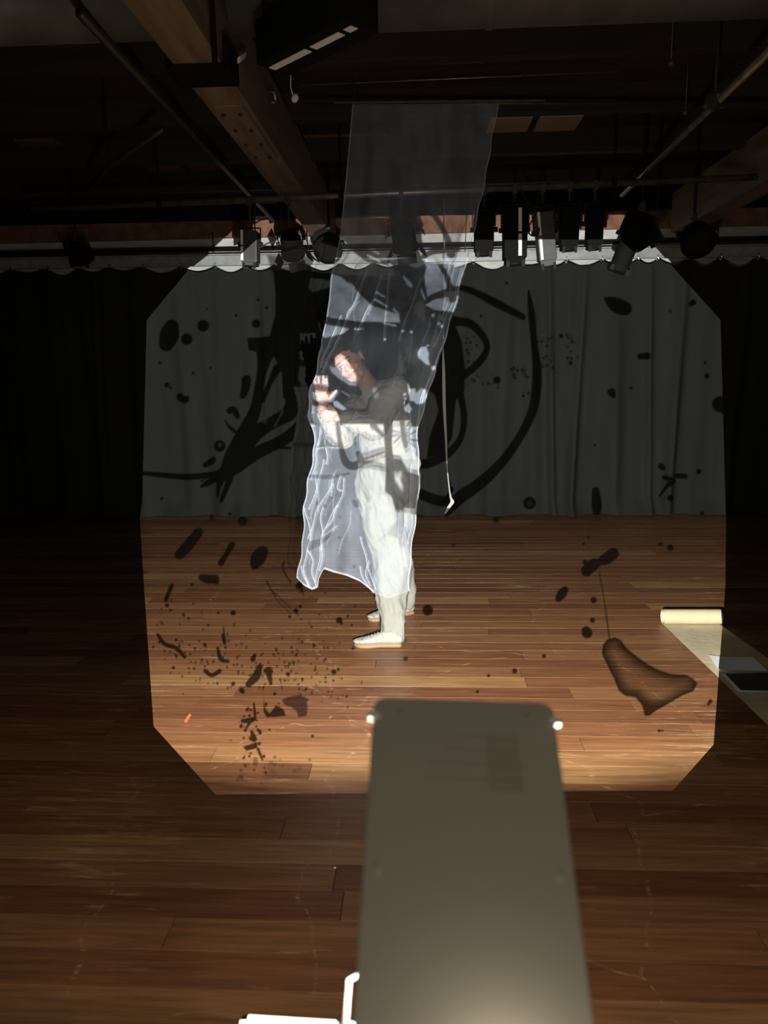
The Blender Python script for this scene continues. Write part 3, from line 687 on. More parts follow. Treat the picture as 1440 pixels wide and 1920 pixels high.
for _ in range(150): 
    x = random.uniform(600, 735); y = random.uniform(800, 832); disc(B, x, y, random.uniform(.6, 2.2), x + random.uniform(-2, 2), y + random.uniform(2, 9), .6, v=random.uniform(.3, .6), soft=2)
for _ in range(90): 
    x = random.uniform(665, 740); y = random.uniform(830, 940); disc(B, x, y, random.uniform(.5, 2), x + random.uniform(-1, 1), y + random.uniform(4, 20), .5, v=random.uniform(.15, .35), soft=2)
stroke(B, [(590, 838, 1), (650, 836, 1)], .4)

def sample(img, px, py):
    px = np.clip(px, 0, W_PX - 1.001); py = np.clip(py, 0, H_PX - 1.001); ix = px.astype(int); iy = py.astype(int); fx = px - ix; fy = py - iy
    ix1 = np.minimum(ix + 1, W_PX - 1); iy1 = np.minimum(iy + 1, H_PX - 1)
    return (img[iy, ix] * (1 - fx) + img[iy, ix1] * fx) * (1 - fy) + (img[iy1, ix] * (1 - fx) + img[iy1, ix1] * fx) * fy
CR = np.array(cam_rot); CP = np.array(CAM)
def project(P):
    q = (P - CP) @ CR; return 720 + F_PX * q[..., 0] / -q[..., 2], 960 - F_PX * q[..., 1] / -q[..., 2]
# cloth outline rows (py -> left, right), also used to build the cloth
CL = [(195, 661, 935), (260, 655, 923), (330, 649, 912), (440, 638, 888), (480, 630, 879), (520, 620, 866), (560, 617, 857), (600, 611, 846), (640, 602, 834), (680, 596, 820), (705, 590, 814), (740, 579, 803), (780, 577, 791),
      (800, 584, 785), (830, 590, 783), (870, 584, 787), (900, 577, 787), (950, 569, 783), (1010, 568, 775), (1050, 562, 770), (1085, 556, 768), (1112, 560, 768)]
def cl_lr(py):
    for a, b in zip(CL, CL[1:]):
        if py <= b[0]: t = (py - a[0]) / (b[0] - a[0]); t = max(0, t); return a[1] + (b[1] - a[1]) * t, a[2] + (b[2] - a[2]) * t
    return CL[-1][1:]
Y_CLOTH = 3.82
fx0, fx1 = min(p[0] for p in OCT) - .0008, max(p[0] for p in OCT) + .0008
fz0, fz1 = min(p[1] for p in OCT) - .0008, max(p[1] for p in OCT) + .0008
NX, NZ = 620, 600
gx, gz = np.meshgrid(np.linspace(fx0, fx1, NX), np.linspace(fz0, fz1, NZ))
D = np.stack([gx - LIGHT.x, np.full_like(gx, FY - LIGHT.y), gz - LIGHT.z], -1); LP = np.array(LIGHT)
tf = np.where(D[..., 2] < 0, -LP[2] / np.minimum(D[..., 2], -1e-9), 1e9); tc_ = (YC - LP[1]) / D[..., 1]
PA_ = LP + D * np.minimum(tf, tc_)[..., None]; ua, va = project(PA_); dens = sample(A, ua, va)
yk = np.full_like(gx, Y_CLOTH)
for _ in range(5):
    PB_ = LP + D * ((yk - LP[1]) / D[..., 1])[..., None]; ub, vb = project(PB_)
    tt_ = np.clip((vb - 470) / 170, 0, 1); yk = 4.36 + (Y_CLOTH - 4.36) * tt_ * tt_ * (3 - 2 * tt_) + .10 * np.clip((vb - 820) / 120, 0, 1); db = sample(B, ub, vb)
rows = np.arange(0, H_PX); lr = np.array([cl_lr(float(r)) for r in rows]); vi = np.clip(vb, 0, H_PX - 1).astype(int)
onc = (vb > 440) & (vb < 1105) & (ub > lr[vi, 0] - 6) & (ub < lr[vi, 1] + 4)
dens = np.where(onc, db, dens)
# lower rim of the film: soft beam edge and dimming painted into the ink density
low = np.clip((va - 1420 - 10 * np.sin(ua * .013)) / 58, 0, 1) ** .8; dens = 1 - (1 - dens) * (1 - low * (~onc) * .97)
vig = np.clip((va - 1150) / 330, 0, 1) * .12 * (~onc); dens = 1 - (1 - dens * .93) * (1 - vig)
def to_attr():
    keep = dens > .004
    cell = keep[:-1, :-1] | keep[1:, :-1] | keep[:-1, 1:] | keep[1:, 1:]
    jj, ii = np.nonzero(cell)
    idx = lambda j, i: j * NX + i
    f = np.stack([idx(jj, ii), idx(jj, ii + 1), idx(jj + 1, ii + 1), idx(jj + 1, ii)], 1)
    used, inv = np.unique(f.ravel(), return_inverse=True)
    kf = (FY - .001 - LIGHT.y) / (FY - LIGHT.y)
    V = np.stack([LIGHT.x + (gx.ravel()[used] - LIGHT.x) * kf, np.full(len(used), FY - .001), LIGHT.z + (gz.ravel()[used] - LIGHT.z) * kf], 1)
    return V, inv.reshape(-1, 4), dens.ravel()[used]
V, Fc, dv = to_attr()
me = bpy.data.meshes.new('ink_film')
me.vertices.add(len(V)); me.vertices.foreach_set('co', V.ravel().astype(np.float32))
me.loops.add(Fc.size); me.loops.foreach_set('vertex_index', Fc.ravel().astype(np.int32))
me.polygons.add(len(Fc)); me.polygons.foreach_set('loop_start', (np.arange(len(Fc)) * 4).astype(np.int32))
me.update(calc_edges=True)
at_ = me.attributes.new('ink_depth', 'FLOAT', 'POINT'); at_.data.foreach_set('value', dv.astype(np.float32))
mi = bpy.data.materials.new('ink_on_film'); mi.use_nodes = True; N = mi.node_tree.nodes; L = mi.node_tree.links
N.remove(N['Principled BSDF'])
an = N.new('ShaderNodeAttribute'); an.attribute_name = 'ink_depth'
inv_ = N.new('ShaderNodeMath'); inv_.operation = 'SUBTRACT'; inv_.inputs[0].default_value = 1; L.new(an.outputs['Fac'], inv_.inputs[1])
cmb = N.new('ShaderNodeCombineColor')
for k in range(3): L.new(inv_.outputs[0], cmb.inputs[k])
tp = N.new('ShaderNodeBsdfTransparent'); L.new(cmb.outputs[0], tp.inputs[0]); L.new(tp.outputs[0], N['Material Output'].inputs[0])
link('ink_film', me, mi, proj, label='clear film with black ink strokes and splashes', kind='stuff')
print('film faces', len(Fc))

# body of the projector, its lit stage and white rim
ZS = .86
c0 = atz(455, 1903, ZS); c1 = atz(950, 1934, ZS)
ax_ = (c1 - c0).normalized(); ay_ = Vector((0, 0, 1)).cross(ax_); SW = (c1 - c0).length; SD = .25
def sp(u, v, z): p = c0 + ax_ * u - ay_ * v; return Vector((p.x, p.y, z))
bm = bmesh.new(); extrude_poly(bm, [sp(0, 0, ZS - .015), sp(SW, 0, ZS - .015), sp(SW, SD, ZS - .015), sp(0, SD, ZS - .015)], Vector((0, 0, -.19)))
body = build('projector_body', bm, M['grey_lamp'], proj)
bm = bmesh.new(); rw = .0065
for a, b, c, d in ((0, 0, SW, rw), (0, SD - rw, SW, SD), (0, 0, rw, SD), (SW - rw, 0, SW, SD)):
    extrude_poly(bm, [sp(a, b, ZS), sp(c, b, ZS), sp(c, d, ZS), sp(a, d, ZS)], Vector((0, 0, -.02)))
build('stage_rim', bm, M['enamel'], proj, label='white rim of the stage')
bm = bmesh.new(); extrude_poly(bm, [sp(rw, rw, ZS - .006), sp(SW - rw, rw, ZS - .006), sp(SW - rw, SD - rw, ZS - .006), sp(rw, SD - rw, ZS - .006)], Vector((0, 0, -.004)))
build('stage_glass', bm, M['grey_lamp'], proj)
# white post that carries the head
bm = bmesh.new(); p0 = atz(647, 1935, ZS); p1 = at(655, 1836, p0.y + .005)
tube(bm, [p0, p1, p1 + Vector((.045, -.01, .04)), Vector((LIGHT.x - .036, LIGHT.y - .01, LIGHT.z - .02))], [.0038, .0030, .004, .004], 12)
build('head_post', bm, M['enamel'], proj, smooth=True)
# stand below
bm = bmesh.new(); cst = (c0 + sp(SW, SD, 0)) / 2
box(bm, (cst.x, cst.y - .02, ZS - .22), (.30, .26, .03), bev=.004)
tbl = empty('projector_stand', label='low stand carrying the overhead projector, mostly below the picture', cat='stand')
build('tabletop', bm, M['black'], tbl)
for sx in (-.12, .12):
    for sy in (-.12, .08):
        bm = bmesh.new(); rod(bm, (cst.x + sx, cst.y + sy, 0.0), (cst.x + sx, cst.y + sy, ZS - .235), .012, 10); build('leg', bm, M['black_gloss'], tbl)

# ================================================================== STAGE LIGHTS
def mk_light(kind, p, L_=.34, w=.16, tilt=0, roll=0, label='', strip=False, m='black', spin=0, drop=.10, top=None):
    """p: clamp point on a pipe. Body hangs under it; tilt about x (forward), roll about y."""
    t = empty('stage_light', p, label=label, cat='stage light', group='stage lights hung under the ceiling')
    bm = bmesh.new()
    box(bm, (0, 0, -.012), (.03, .055, .06), bev=.004); rod(bm, (-.03, 0, -.02), (.03, 0, -.02), .006, 8); rod(bm, (0, 0, -.03), (0, 0, -drop), .008, 8)
    build('clamp', bm, M['grey_lamp'], t)
    if top:
        bm = bmesh.new(); rod(bm, (0, 0, -.02), (0, 0, top - p[2]), .011, 8); build('drop_rod', bm, M['black_gloss'], t)
    rot = Matrix.Rotation(R(spin), 3, 'Z') @ Matrix.Rotation(R(roll), 3, 'Y') @ Matrix.Rotation(R(tilt), 3, 'X')
    c = Vector((0, 0, -drop - .02)); T = Matrix.Translation(c) @ rot.to_4x4()
    bm = bmesh.new()
    zb = -L_ * .42
    for s in (-1, 1): box(bm, (s * (w / 2 + .014), 0, zb * .5), (.005, .028, abs(zb)), bev=.001)
    box(bm, (0, 0, 0), (w + .033, .028, .005), bev=.001)
    for s in (-1, 1): rod(bm, (s * (w / 2 + .005), 0, zb), (s * (w / 2 + .03), 0, zb), .016, 10)
    bm.transform(T); build('yoke', bm, M['black_gloss'], t)
    bm = bmesh.new()
    if kind == 'box':
        box(bm, (0, 0, -L_ * .5), (w, w * 1.1, L_ * .80), bev=.008)
        for k in range(5): box(bm, (0, 0, -L_ * (.16 + .05 * k)), (w + .008, w * 1.1 + .008, .006))
        box(bm, (0, 0, -L_ * .93), (w * .86, w * .92, L_ * .12), bev=.004)
    elif kind == 'tube':
        rod(bm, (0, 0, -.03), (0, 0, -L_ * .45), w * .55, 20, w * .5); rod(bm, (0, 0, -L_ * .45), (0, 0, -L_ * .95), w * .40, 20); rod(bm, (0, 0, -L_ * .90), (0, 0, -L_), w * .46, 20)
        for k in range(4): rod(bm, (0, 0, -.06 - .025 * k), (0, 0, -.066 - .025 * k), w * .60, 20)
    else:                               # short round can
        rod(bm, (0, 0, -L_ * .1), (0, 0, -L_ * .35), w * .28, 20, w * .5); rod(bm, (0, 0, -L_ * .35), (0, 0, -L_ * .95), w * .5, 24); rod(bm, (0, 0, -L_ * .86), (0, 0, -L_), w * .56, 24)
    bm.transform(T); build('body', bm, M[m], t)
    if kind == 'can':
        for k, (dx, dy) in enumerate(((1, 0), (-1, 0), (0, 1), (0, -1))):
            bm = bmesh.new(); r_ = Matrix.Rotation(R(38) * (dx or 0), 3, 'Y') @ Matrix.Rotation(R(-38) * (dy or 0), 3, 'X')
            box(bm, (dx * w * .70, dy * w * .70, -L_ * 1.12), ((.004, w * .8, L_ * .33) if dx else (w * .8, .004, L_ * .33)), Matrix.Rotation(R(-35 * dx), 3, 'Y') @ Matrix.Rotation(R(35 * dy), 3, 'X'))
            bm.transform(T); build('barn_door', bm, M[m], t)
    else:
        for s in (-1, 1):
            bm = bmesh.new(); box(bm, (s * w * .34, -w * .46, -L_ * 1.0), (w * .16, .006, .04)); bm.transform(T); build('front_catch', bm, M['black_gloss'], t)
    bm = bmesh.new(); rod(bm, (0, 0, -L_ * .985 if kind != 'box' else -L_ * .99), (0, 0, -L_ * 1.0 - (.004 if kind != 'box' else .002)), w * .38, 20); bm.transform(T); build('lens', bm, M['black_gloss'], t, smooth=False)
    if strip:
        for a, b in ((.10, .48), (.52, .88)):
            bm = bmesh.new(); box(bm, (strip * w * .30, -w * .55 - .009, -L_ * (a + b) / 2), (w * .15, .004, L_ * (b - a))); bm.transform(T); build('label_strip', bm, M['label'], t, label='white label strip')
    return t
op = onpipe
mk_light('box', op(467), .26, .115, 0, 2, 'grey box stage light with a white strip, leftmost on the long pipe', strip=-1.3, m='grey_lamp', drop=.17)
mk_light('can', op(540), .20, .15, -25, -12, 'round black stage light just left of the timber beam end', drop=.20)
mk_light('can', op(752), .22, .17, 28, -8, 'black stage light with open barn doors seen through the cloth edge', drop=.15)
mk_light('box', op(908), .30, .13, 0, 0, 'short black box light right beside the hanging cloth', drop=.12)
mk_light('box', op(965), .40, .155, 0, -1, 'tall black box light with an upright white strip', strip=.6, drop=.09)
mk_light('box', op(1018), .40, .12, 4, -7, 'grey box light with a tilted white strip, right of the tall black one', strip=-1.2, m='grey_lamp', drop=.11)
mk_light('box', op(1069), .31, .12, 0, 0, 'black box light third from the right on the pipe, between grey fixtures', drop=.10)
mk_light('box', op(1117), .30, .105, 0, 0, 'slim black box light just left of the slanting tube light', drop=.11)
sL = tag(mk_light('tube', at(1205, 385, 5.6), .42, .17, 0, 22, 'long black tube light slanting down to the left at the right of the row', drop=.03, top=3.31))
mk_light('box', at(1232, 400, 5.9), .22, .20, 10, 58, 'squat dark light lying sideways near the end of the curtain track', drop=.06, top=3.31)
def at_can(p, lab, w=.24, tilt=-55, roll=0, L_=.16):
    return mk_light('dome', p, L_, w, tilt, roll, lab, drop=.10, top=3.31)
at_can(at(1302, 405, 6.0), 'round black light hanging apart at the far right of the track', .23)
at_can(at(617, 425, 6.6), 'round black light hanging under the end of the timber beam', .22)
at_can(at(140, 430, 6.8), 'dim round light hanging before the wall strip on the far left', .20, 40)
# big fixture beside the beam, with long white labels
Q0, Q1 = atz(518, 138, 2.72), atz(672, 62, 2.72)
ad = (Q1 - Q0); LQ = ad.length; adn = ad.normalized(); upn = Vector((0, 0, 1)); sd = adn.cross(upn).normalized()
bigl = empty('stage_light', Q0, label='large black light beside the near beam with two long white labels', cat='stage light', group='stage lights hung under the ceiling')
rotq = Matrix((adn, sd, adn.cross(sd))).transposed()
bm = bmesh.new(); box(bm, ad / 2 + upn * .10 , (LQ * 1.08, .17, .17), rotq, .012)
for k in range(6): box(bm, ad * (.1 + .14 * k) + upn * .20, (.012, .18, .06), rotq)
build('body', bm, M['black'], bigl)
def on_big(t, s): return ad * t + sd * s - upn * .001
for a, b, in ((.0, .47), (.53, .86), (.92, 1.0)):
    bm = bmesh.new(); box(bm, ad * (a + b) / 2 + (sd if sd.y < 0 else -sd) * .02 + upn * .014, (LQ * (b - a), .034, .004), rotq); build('label_strip', bm, M['label'], bigl, label='white label strip')
bm = bmesh.new(); rod(bm, ad * .5 + upn * .18, ad * .5 + upn * .57, .010, 8); box(bm, ad * .5 + upn * .2, (.03, .30, .02), rotq); build('yoke', bm, M['black_gloss'], bigl)
# small bright bulb-like clip beside it
p = atz(553, 184, 2.9); bm = bmesh.new(); bmesh.ops.create_uvsphere(bm, u_segments=14, v_segments=10, radius=.018, matrix=Matrix.Translation(p) @ Matrix.Rotation(R(30), 4, 'Y') @ Matrix.Diagonal((1, .8, 1.25, 1)))
tube(bm, [p + Vector((-.01, 0, .015)), p + Vector((-.02, 0, .05)), p + Vector((-.005, 0, .4))], .003, 6)
tag(build('hanging_bulb', bm, M['sheet'], smooth=True), 'tiny white bulb hanging right of the near timber beam', 'bulb')
for i, (px, py, lab) in enumerate(((1258, 118, 'small pale bulb dangling in the dark at the upper right'), (1285, 211, 'small pale bulb below and right of the other one at the upper right'))):
    p = atz(px, py, 2.95); bm = bmesh.new(); bmesh.ops.create_uvsphere(bm, u_segments=14, v_segments=10, radius=.014, matrix=Matrix.Translation(p)); rod(bm, p, p + Vector((0, 0, .36)), .003, 6)
    tag(build('hanging_bulb', bm, M['duct'], smooth=True), lab, 'bulb')
# clamps and coupler at the right-hand pipe
p = atz(1340, 190, 2.80); cpl = empty('pipe_coupler', p, label='knuckle coupler on the slanting pipe at the upper right', cat='clamp')
bm = bmesh.new(); box(bm, (0, 0, 0), (.07, .07, .06), Matrix.Rotation(R(40), 3, 'Z'), .01); build('collar', bm, M['pipe_dark'], cpl)
bm = bmesh.new(); rod(bm, (-.05, 0, -.02), (.05, .02, -.02), .009, 8); rod(bm, (0, -.05, .01), (0, .05, .01), .009, 8); build('wing_bolt', bm, M['pipe'], cpl)
bm = bmesh.new(); rod(bm, (0, 0, 0), (0, 0, .54), .008, 8); build('drop_rod', bm, M['pipe_dark'], cpl)
# slack cables
def cable(pts, lab, r=.005, m='rubber'):
    bm = bmesh.new(); tube(bm, smooth_pts(pts, 7), r, 7); tag(build('hanging_cable', bm, M[m], smooth=True), lab, 'cable', 'slack cables among the stage lights')
cable([op(478) + Vector((0, 0, -.02)), at(478, 440, YP), at(484, 463, YP), at(502, 456, YP), at(520, 445, YP), op(530)], 'black cable looping between the two lights left of the beam')
cable([op(975), at(985, 372, YP - .05), at(1000, 388, YP - .08), at(1006, 400, YP - .05), op(1010)], 'black cable draped over the pipe above the tilted white strip')
cable([at(1003, 405, YP - .12), at(992, 425, YP - .14), at(994, 440, YP - .14), at(1008, 441, YP - .14), at(1011, 428, YP - .12)], 'small cable loop between the two white-striped lights')
cable([Vector((at(568, 376, 7.7).x, 7.7, 3.31)), at(568, 445, 7.7), at(567, 470, 7.7), at(568, 490, 7.7)], 'short cable hanging straight down to the track left of the beam end')
cable([Vector((at(577, 376, 7.7).x, 7.7, 3.31)), at(576, 440, 7.7), at(578, 462, 7.7), at(586, 483, 7.7), at(600, 492, 7.7)], 'curved cable swinging from the beam end to the curtain track')
cable([Vector((at(875, 372, 7.7).x, 7.7, 3.31)), at(874, 420, 7.7), at(873, 450, 7.7), at(872, 472, 7.7)], 'thin cable dropping to the track right of the hanging cloth', .004, 'pipe_dark')

# ================================================================== MARKS ON THE FLOOR: paper and sheets
Rm = .047
rl, rr = atz(1243, 1157, Rm), atz(1350, 1157, Rm)
rr.y = rl.y + (rr.y - rl.y) * .6
pr = empty('paper_roll', ((rl.x + rr.x) / 2, rl.y, 0), label='part-unrolled cream paper roll lying on the floorboards at the right', cat='paper roll')
bm = bmesh.new(); v = Vector(pr.location)
n = 90; prev = None
for i in range(n + 1):
    a = i / n * math.pi * 2 * 3.0; r_ = Rm - .0035 * (i / n) * 3.0
    dz, dy = Rm - r_ * math.cos(a) + 0.0, -r_ * math.sin(a)
    z_ = Rm - r_ * math.cos(a) - (0)
    A_, B_ = bm.verts.new((rl.x, rl.y - dy * -1 * -1, z_ + .002)), bm.verts.new((rr.x, rr.y - dy * -1 * -1, z_ + .002))
    if prev: bm.faces.new((prev[0], prev[1], B_, A_))
    prev = (A_, B_)
bm.transform(Matrix.Translation(-v)); build('rolled_paper', bm, M['paper'], pr, smooth=True)
bm = bmesh.new()
e0, e1 = Vector((rl.x, rl.y, .003)), Vector((rr.x, rr.y, .003))
f0, f1 = atz(1560, 1475, .002), atz(1660, 1390, .002)
gr_ = []
for j in range(25):
    t = j / 24
    gr_.append([bm.verts.new((e0 * (1 - s) + e1 * s) * (1 - t) + (f0 * (1 - s) + f1 * s) * t + Vector((0, 0, .004 * abs(noise.noise(Vector((t * 6, s * 3, 1)))) * (1 if t > .03 else 0)))) for s in [k / 8 for k in range(9)]])
for a, b in zip(gr_, gr_[1:]):
    for k in range(8): bm.faces.new((a[k], a[k + 1], b[k + 1], b[k]))
bm.transform(Matrix.Translation(-v)); build('unrolled_paper', bm, M['paper'], pr, smooth=True)
def sheet_at(pts, z, m, name, label, border=False, lift=()):
    P = [atz(x, y, z) for x, y in pts]
    t = empty(name, P[0], label=label, cat='paper')
    bm = bmesh.new(); Q = [p - P[0] for p in P]; G = []
    for j in range(9):
        v = j / 8; rowv = []
        for i in range(9):
            u = i / 8; p = (Q[0] * (1 - u) + Q[1] * u) * (1 - v) + (Q[3] * (1 - u) + Q[2] * u) * v
            rowv.append(bm.verts.new(p + Vector((0, 0, (.012 * (1 - u) ** 3 if lift else 0) + .001 * math.sin(u * 7 + v * 4)))))
        G.append(rowv)
    for a, b in zip(G, G[1:]):
        for k in range(8): bm.faces.new((a[k], a[k + 1], b[k + 1], b[k]))
    build('sheet', bm, M['sheet'] if border else M[m], t)
    if border:
        c = sum(Q, Vector()) / 4; bm = bmesh.new()
        ins = [c + (q - c) * .90 + Vector((0, 0, .0035)) for q in Q]
        bm.faces.new([bm.verts.new(p) for p in ins]); build('print', bm, M[m], t, label='dark charcoal print')
    return t
sheet_at([(1328, 1232), (1412, 1232), (1440, 1258), (1345, 1257)], .012, 'sheet', 'loose_sheet', 'white sheet lying on the unrolled paper, lit by a bluish edge of light', lift=(1,))
sheet_at([(1352, 1263), (1475, 1260), (1510, 1300), (1384, 1297)], .014, 'charcoal', 'loose_sheet', 'dark printed sheet with a white border, nearer than the white sheet', border=True)
p = atz(628, 1627, .003); bm = bmesh.new(); bmesh.ops.create_icosphere(bm, subdivisions=2, radius=.0035, matrix=Matrix.Translation(p) @ Matrix.Diagonal((1.4, .8, .6, 1)))
tag(build('paper_scrap', bm, M['sheet']), 'tiny white scrap on the dim floorboards left of the projector plate', 'scrap')
# orange chalk mark
bm = bmesh.new(); bm.faces.new([bm.verts.new(atz(x, y, .0022)) for x, y in ((345, 1352), (349, 1356), (359, 1340), (355, 1338))])
tag(build('tape_mark', bm, mat('orange_mark', (.75, .16, .04), .7)), 'small orange mark on the floorboards at the lower left of the light', 'mark')

# ================================================================== HANGING TAPE
tp_pts = [(833, 372, .5), (833, 480, .5), (832, 560, .5), (831, 640, .5), (831, 665, 1.6), (832, 700, 2.8), (833, 760, 2.8), (836, 820, 2.0), (838, 870, 1.3), (842, 912, 1.2), (845, 932, 1.8), (848, 941, 3.6), (841, 952, 3.2), (834, 964, 1.5)]
bm = bmesh.new(); prev = None; PTS = smooth_pts([Vector(p) for p in tp_pts], 5)
for q in PTS:
    a, b = at(q.x - q.z, q.y, YP - .06), at(q.x + q.z, q.y, YP - .05)
    if q.y < 385: a.y = b.y = YP - .028
    A_, B_ = bm.verts.new(a), bm.verts.new(b)
    if prev: bm.faces.new((prev[0], prev[1], B_, A_))
    prev = (A_, B_)
tag(build('hanging_tape', bm, M['tape'], smooth=True), 'narrow white tape hanging from the lighting pipe to the right of the person', 'tape')

# ================================================================== PERSON
def blob(bm, p, r, rot=None, sub=3):
    r = r if hasattr(r, '__len__') else (r, r, r)
    m = Matrix.Translation(Vector(p)) @ (rot.to_4x4() if rot else Matrix.Identity(4)) @ Matrix.Diagonal((*r, 1))
    bmesh.ops.create_icosphere(bm, subdivisions=sub, radius=1, matrix=m)
def limb(bm, pts, radii, step=.3, flat=(1, 1, 1), sub=2):
    pts = [Vector(p) for p in pts]
    for a, b, ra, rb in zip(pts, pts[1:], radii, radii[1:]):
        n = max(1, int((b - a).length / (min(ra, rb) * step)))
        for k in range(n + 1):
            t = k / n; r = ra + (rb - ra) * t; blob(bm, a.lerp(b, t), (r * flat[0], r * flat[1], r * flat[2]), sub=sub)
def organic(name, bm, voxel, m, parent, smooth_it=4, disp=None, **kw):
    me = bpy.data.meshes.new(name); bm.to_mesh(me); bm.free()
    o = bpy.data.objects.new(name, me); col.objects.link(o)
    md = o.modifiers.new('r', 'REMESH'); md.mode = 'VOXEL'; md.voxel_size = voxel; md.use_smooth_shade = True
    s = o.modifiers.new('s', 'SMOOTH'); s.factor = .5; s.iterations = smooth_it
    dg = bpy.context.evaluated_depsgraph_get(); dg.update()
    me2 = bpy.data.meshes.new_from_object(o.evaluated_get(dg)); bpy.data.objects.remove(o); bpy.data.meshes.remove(me)
    me2.name = name
    if disp:
        n = len(me2.vertices); me2.update()
        co = [v.co + v.normal * disp(v.co, v.normal) for v in me2.vertices]
        me2.vertices.foreach_set('co', [c for q in co for c in q]); me2.update()
    for p in me2.polygons: p.use_smooth = True
    return link(name, me2, m, parent, **kw)
foot_c = atz(735, 1205, 0)
person = empty('person', (0, 0, 0), label='person in pale baggy clothes behind the sheer cloth, head tilted, palms pressed against it', cat='person')
s_ = 4.1 * MPP        # metres per pixel at the figure
J = dict(
    head=at(655, 680, 4.06), neck=at(690, 722, 4.18), chest=at(712, 770, 4.22), belly=at(722, 820, 4.24), pelvis=at(727, 880, 4.27),
    shN=at(740, 728, 4.12), elN=at(702, 800, 4.00), wrN=at(642, 784, 3.93), shF=at(686, 738, 4.32), elF=at(640, 812, 4.08), wrF=at(604, 768, 3.95),
    hipN=at(712, 900, 4.18), knN=at(733, 1040, 4.12), hipF=at(748, 900, 4.36), knF=at(742, 1030, 4.47))
anN = at(728, 1182, 4.16); anF = at(757, 1130, 4.52)
gN = atz(735, 1208, 0); gF = atz(757, 1152, 0)
anN = Vector((gN.x, gN.y + .02, .10)); anF = Vector((gF.x, gF.y, .10))
# head frame: tilted towards the left shoulder of the picture, chin turned down-right
Hm = Matrix.Rotation(R(-34), 3, 'Y') @ Matrix.Rotation(R(-12), 3, 'Z') @ Matrix.Rotation(R(6), 3, 'X')
HC = J['head']
def hp(x, y, z): return HC + Hm @ Vector((x, y, z))
bm = bmesh.new()
blob(bm, hp(0, .012, .025), (.074, .092, .088), Hm, 4); blob(bm, hp(0, -.018, -.030), (.060, .068, .080), Hm, 4)     # skull, face
blob(bm, hp(0, -.050, -.088), (.026, .024, .022), Hm); blob(bm, hp(.030, -.03, -.070), (.026, .04, .026), Hm); blob(bm, hp(-.030, -.03, -.070), (.026, .04, .026), Hm)
blob(bm, hp(.036, -.060, -.028), (.020, .018, .020), Hm); blob(bm, hp(-.036, -.060, -.028), (.020, .018, .020), Hm)   # cheeks
blob(bm, hp(0, -.076, .026), (.045, .014, .010), Hm)                                                               # brow
limb(bm, [hp(0, -.082, .012), hp(0, -.095, -.018)], [.008, .012]); blob(bm, hp(.010, -.088, -.022), (.008, .010, .007), Hm); blob(bm, hp(-.010, -.088, -.022), (.008, .010, .007), Hm)
blob(bm, hp(0, -.080, -.052), (.022, .013, .010), Hm)
for s in (-1, 1):
    blob(bm, hp(s * .075, .012, -.005), (.009, .020, .031), Hm @ Matrix.Rotation(R(12 * s), 3, 'Z')); blob(bm, hp(s * .079, .018, .004), (.007, .014, .020), Hm)
limb(bm, [hp(0, .030, -.06), J['neck'], J['neck'].lerp(J['chest'], .5)], [.052, .055, .075])
limb(bm, [J['chest'], J['belly'], J['pelvis']], [.115, .11, .125], flat=(1, .8, 1), sub=3)
limb(bm, [J['neck'] + Vector((0, 0, -.03)), J['shN']], [.05, .052]); limb(bm, [J['neck'] + Vector((0, 0, -.03)), J['shF']], [.05, .052])
for a, b, c in (('shN', 'elN', 'wrN'), ('shF', 'elF', 'wrF')): limb(bm, [J[a], J[b], J[c]], [.050, .040, .027])
for h, k, an in (('hipN', 'knN', anN), ('hipF', 'knF', anF)): limb(bm, [J['pelvis'], J[h], J[k], an, an - Vector((0, 0, .05))], [.11, .085, .055, .036, .04])
# hands. upper hand: palm to the camera, fingers up, thumb to the right
def finger(pts, r0, r1): limb(bm, pts, list(np.linspace(r0, r1, len(pts))), step=.35)
yH = 3.92
def h_(px, py, dy=0): return at(px, py, yH + dy)
pc = h_(604, 744)
for x, y in ((596, 738), (602, 737), (608, 737), (613, 740), (598, 748), (605, 749), (612, 750), (602, 757), (608, 757)): blob(bm, h_(x, y), (.0165, .012, .020))
limb(bm, [h_(605, 756), J['wrF']], [.024, .026])
for (bx, by, mx, my, tx, ty) in ((594, 734, 591, 723, 590, 714), (600, 732, 598, 719, 597, 707), (606, 732, 606, 718, 606, 705), (612, 734, 613, 721, 613, 710)):
    finger([h_(bx, by), h_(mx, my, -.006), h_(tx, ty, .002)], .0095, .0068)
finger([h_(614, 750), h_(622, 743, -.008), h_(630, 733, -.012)], .0115, .0078)
# lower hand: reaching left, fingers slightly curled
for x, y in ((622, 776), (628, 779), (634, 782), (621, 783), (628, 786), (634, 787)): blob(bm, h_(x, y, -.01), (.018, .012, .016))
limb(bm, [h_(632, 784, -.01), J['wrN']], [.024, .026])
for (bx, by, mx, my, tx, ty) in ((619, 772, 610, 770, 602, 773), (617, 777, 607, 776, 600, 779), (617, 782, 607, 783, 602, 785), (619, 787, 612, 789, 607, 790)):
    finger([h_(bx, by, -.01), h_(mx, my, -.022), h_(tx, ty, -.012)], .0092, .0068)
finger([h_(630, 774, -.01), h_(624, 766, -.02), h_(617, 761, -.02)], .0115, .008)
bodyo = organic('body', bm, .0042, M['skin'], person, 3)
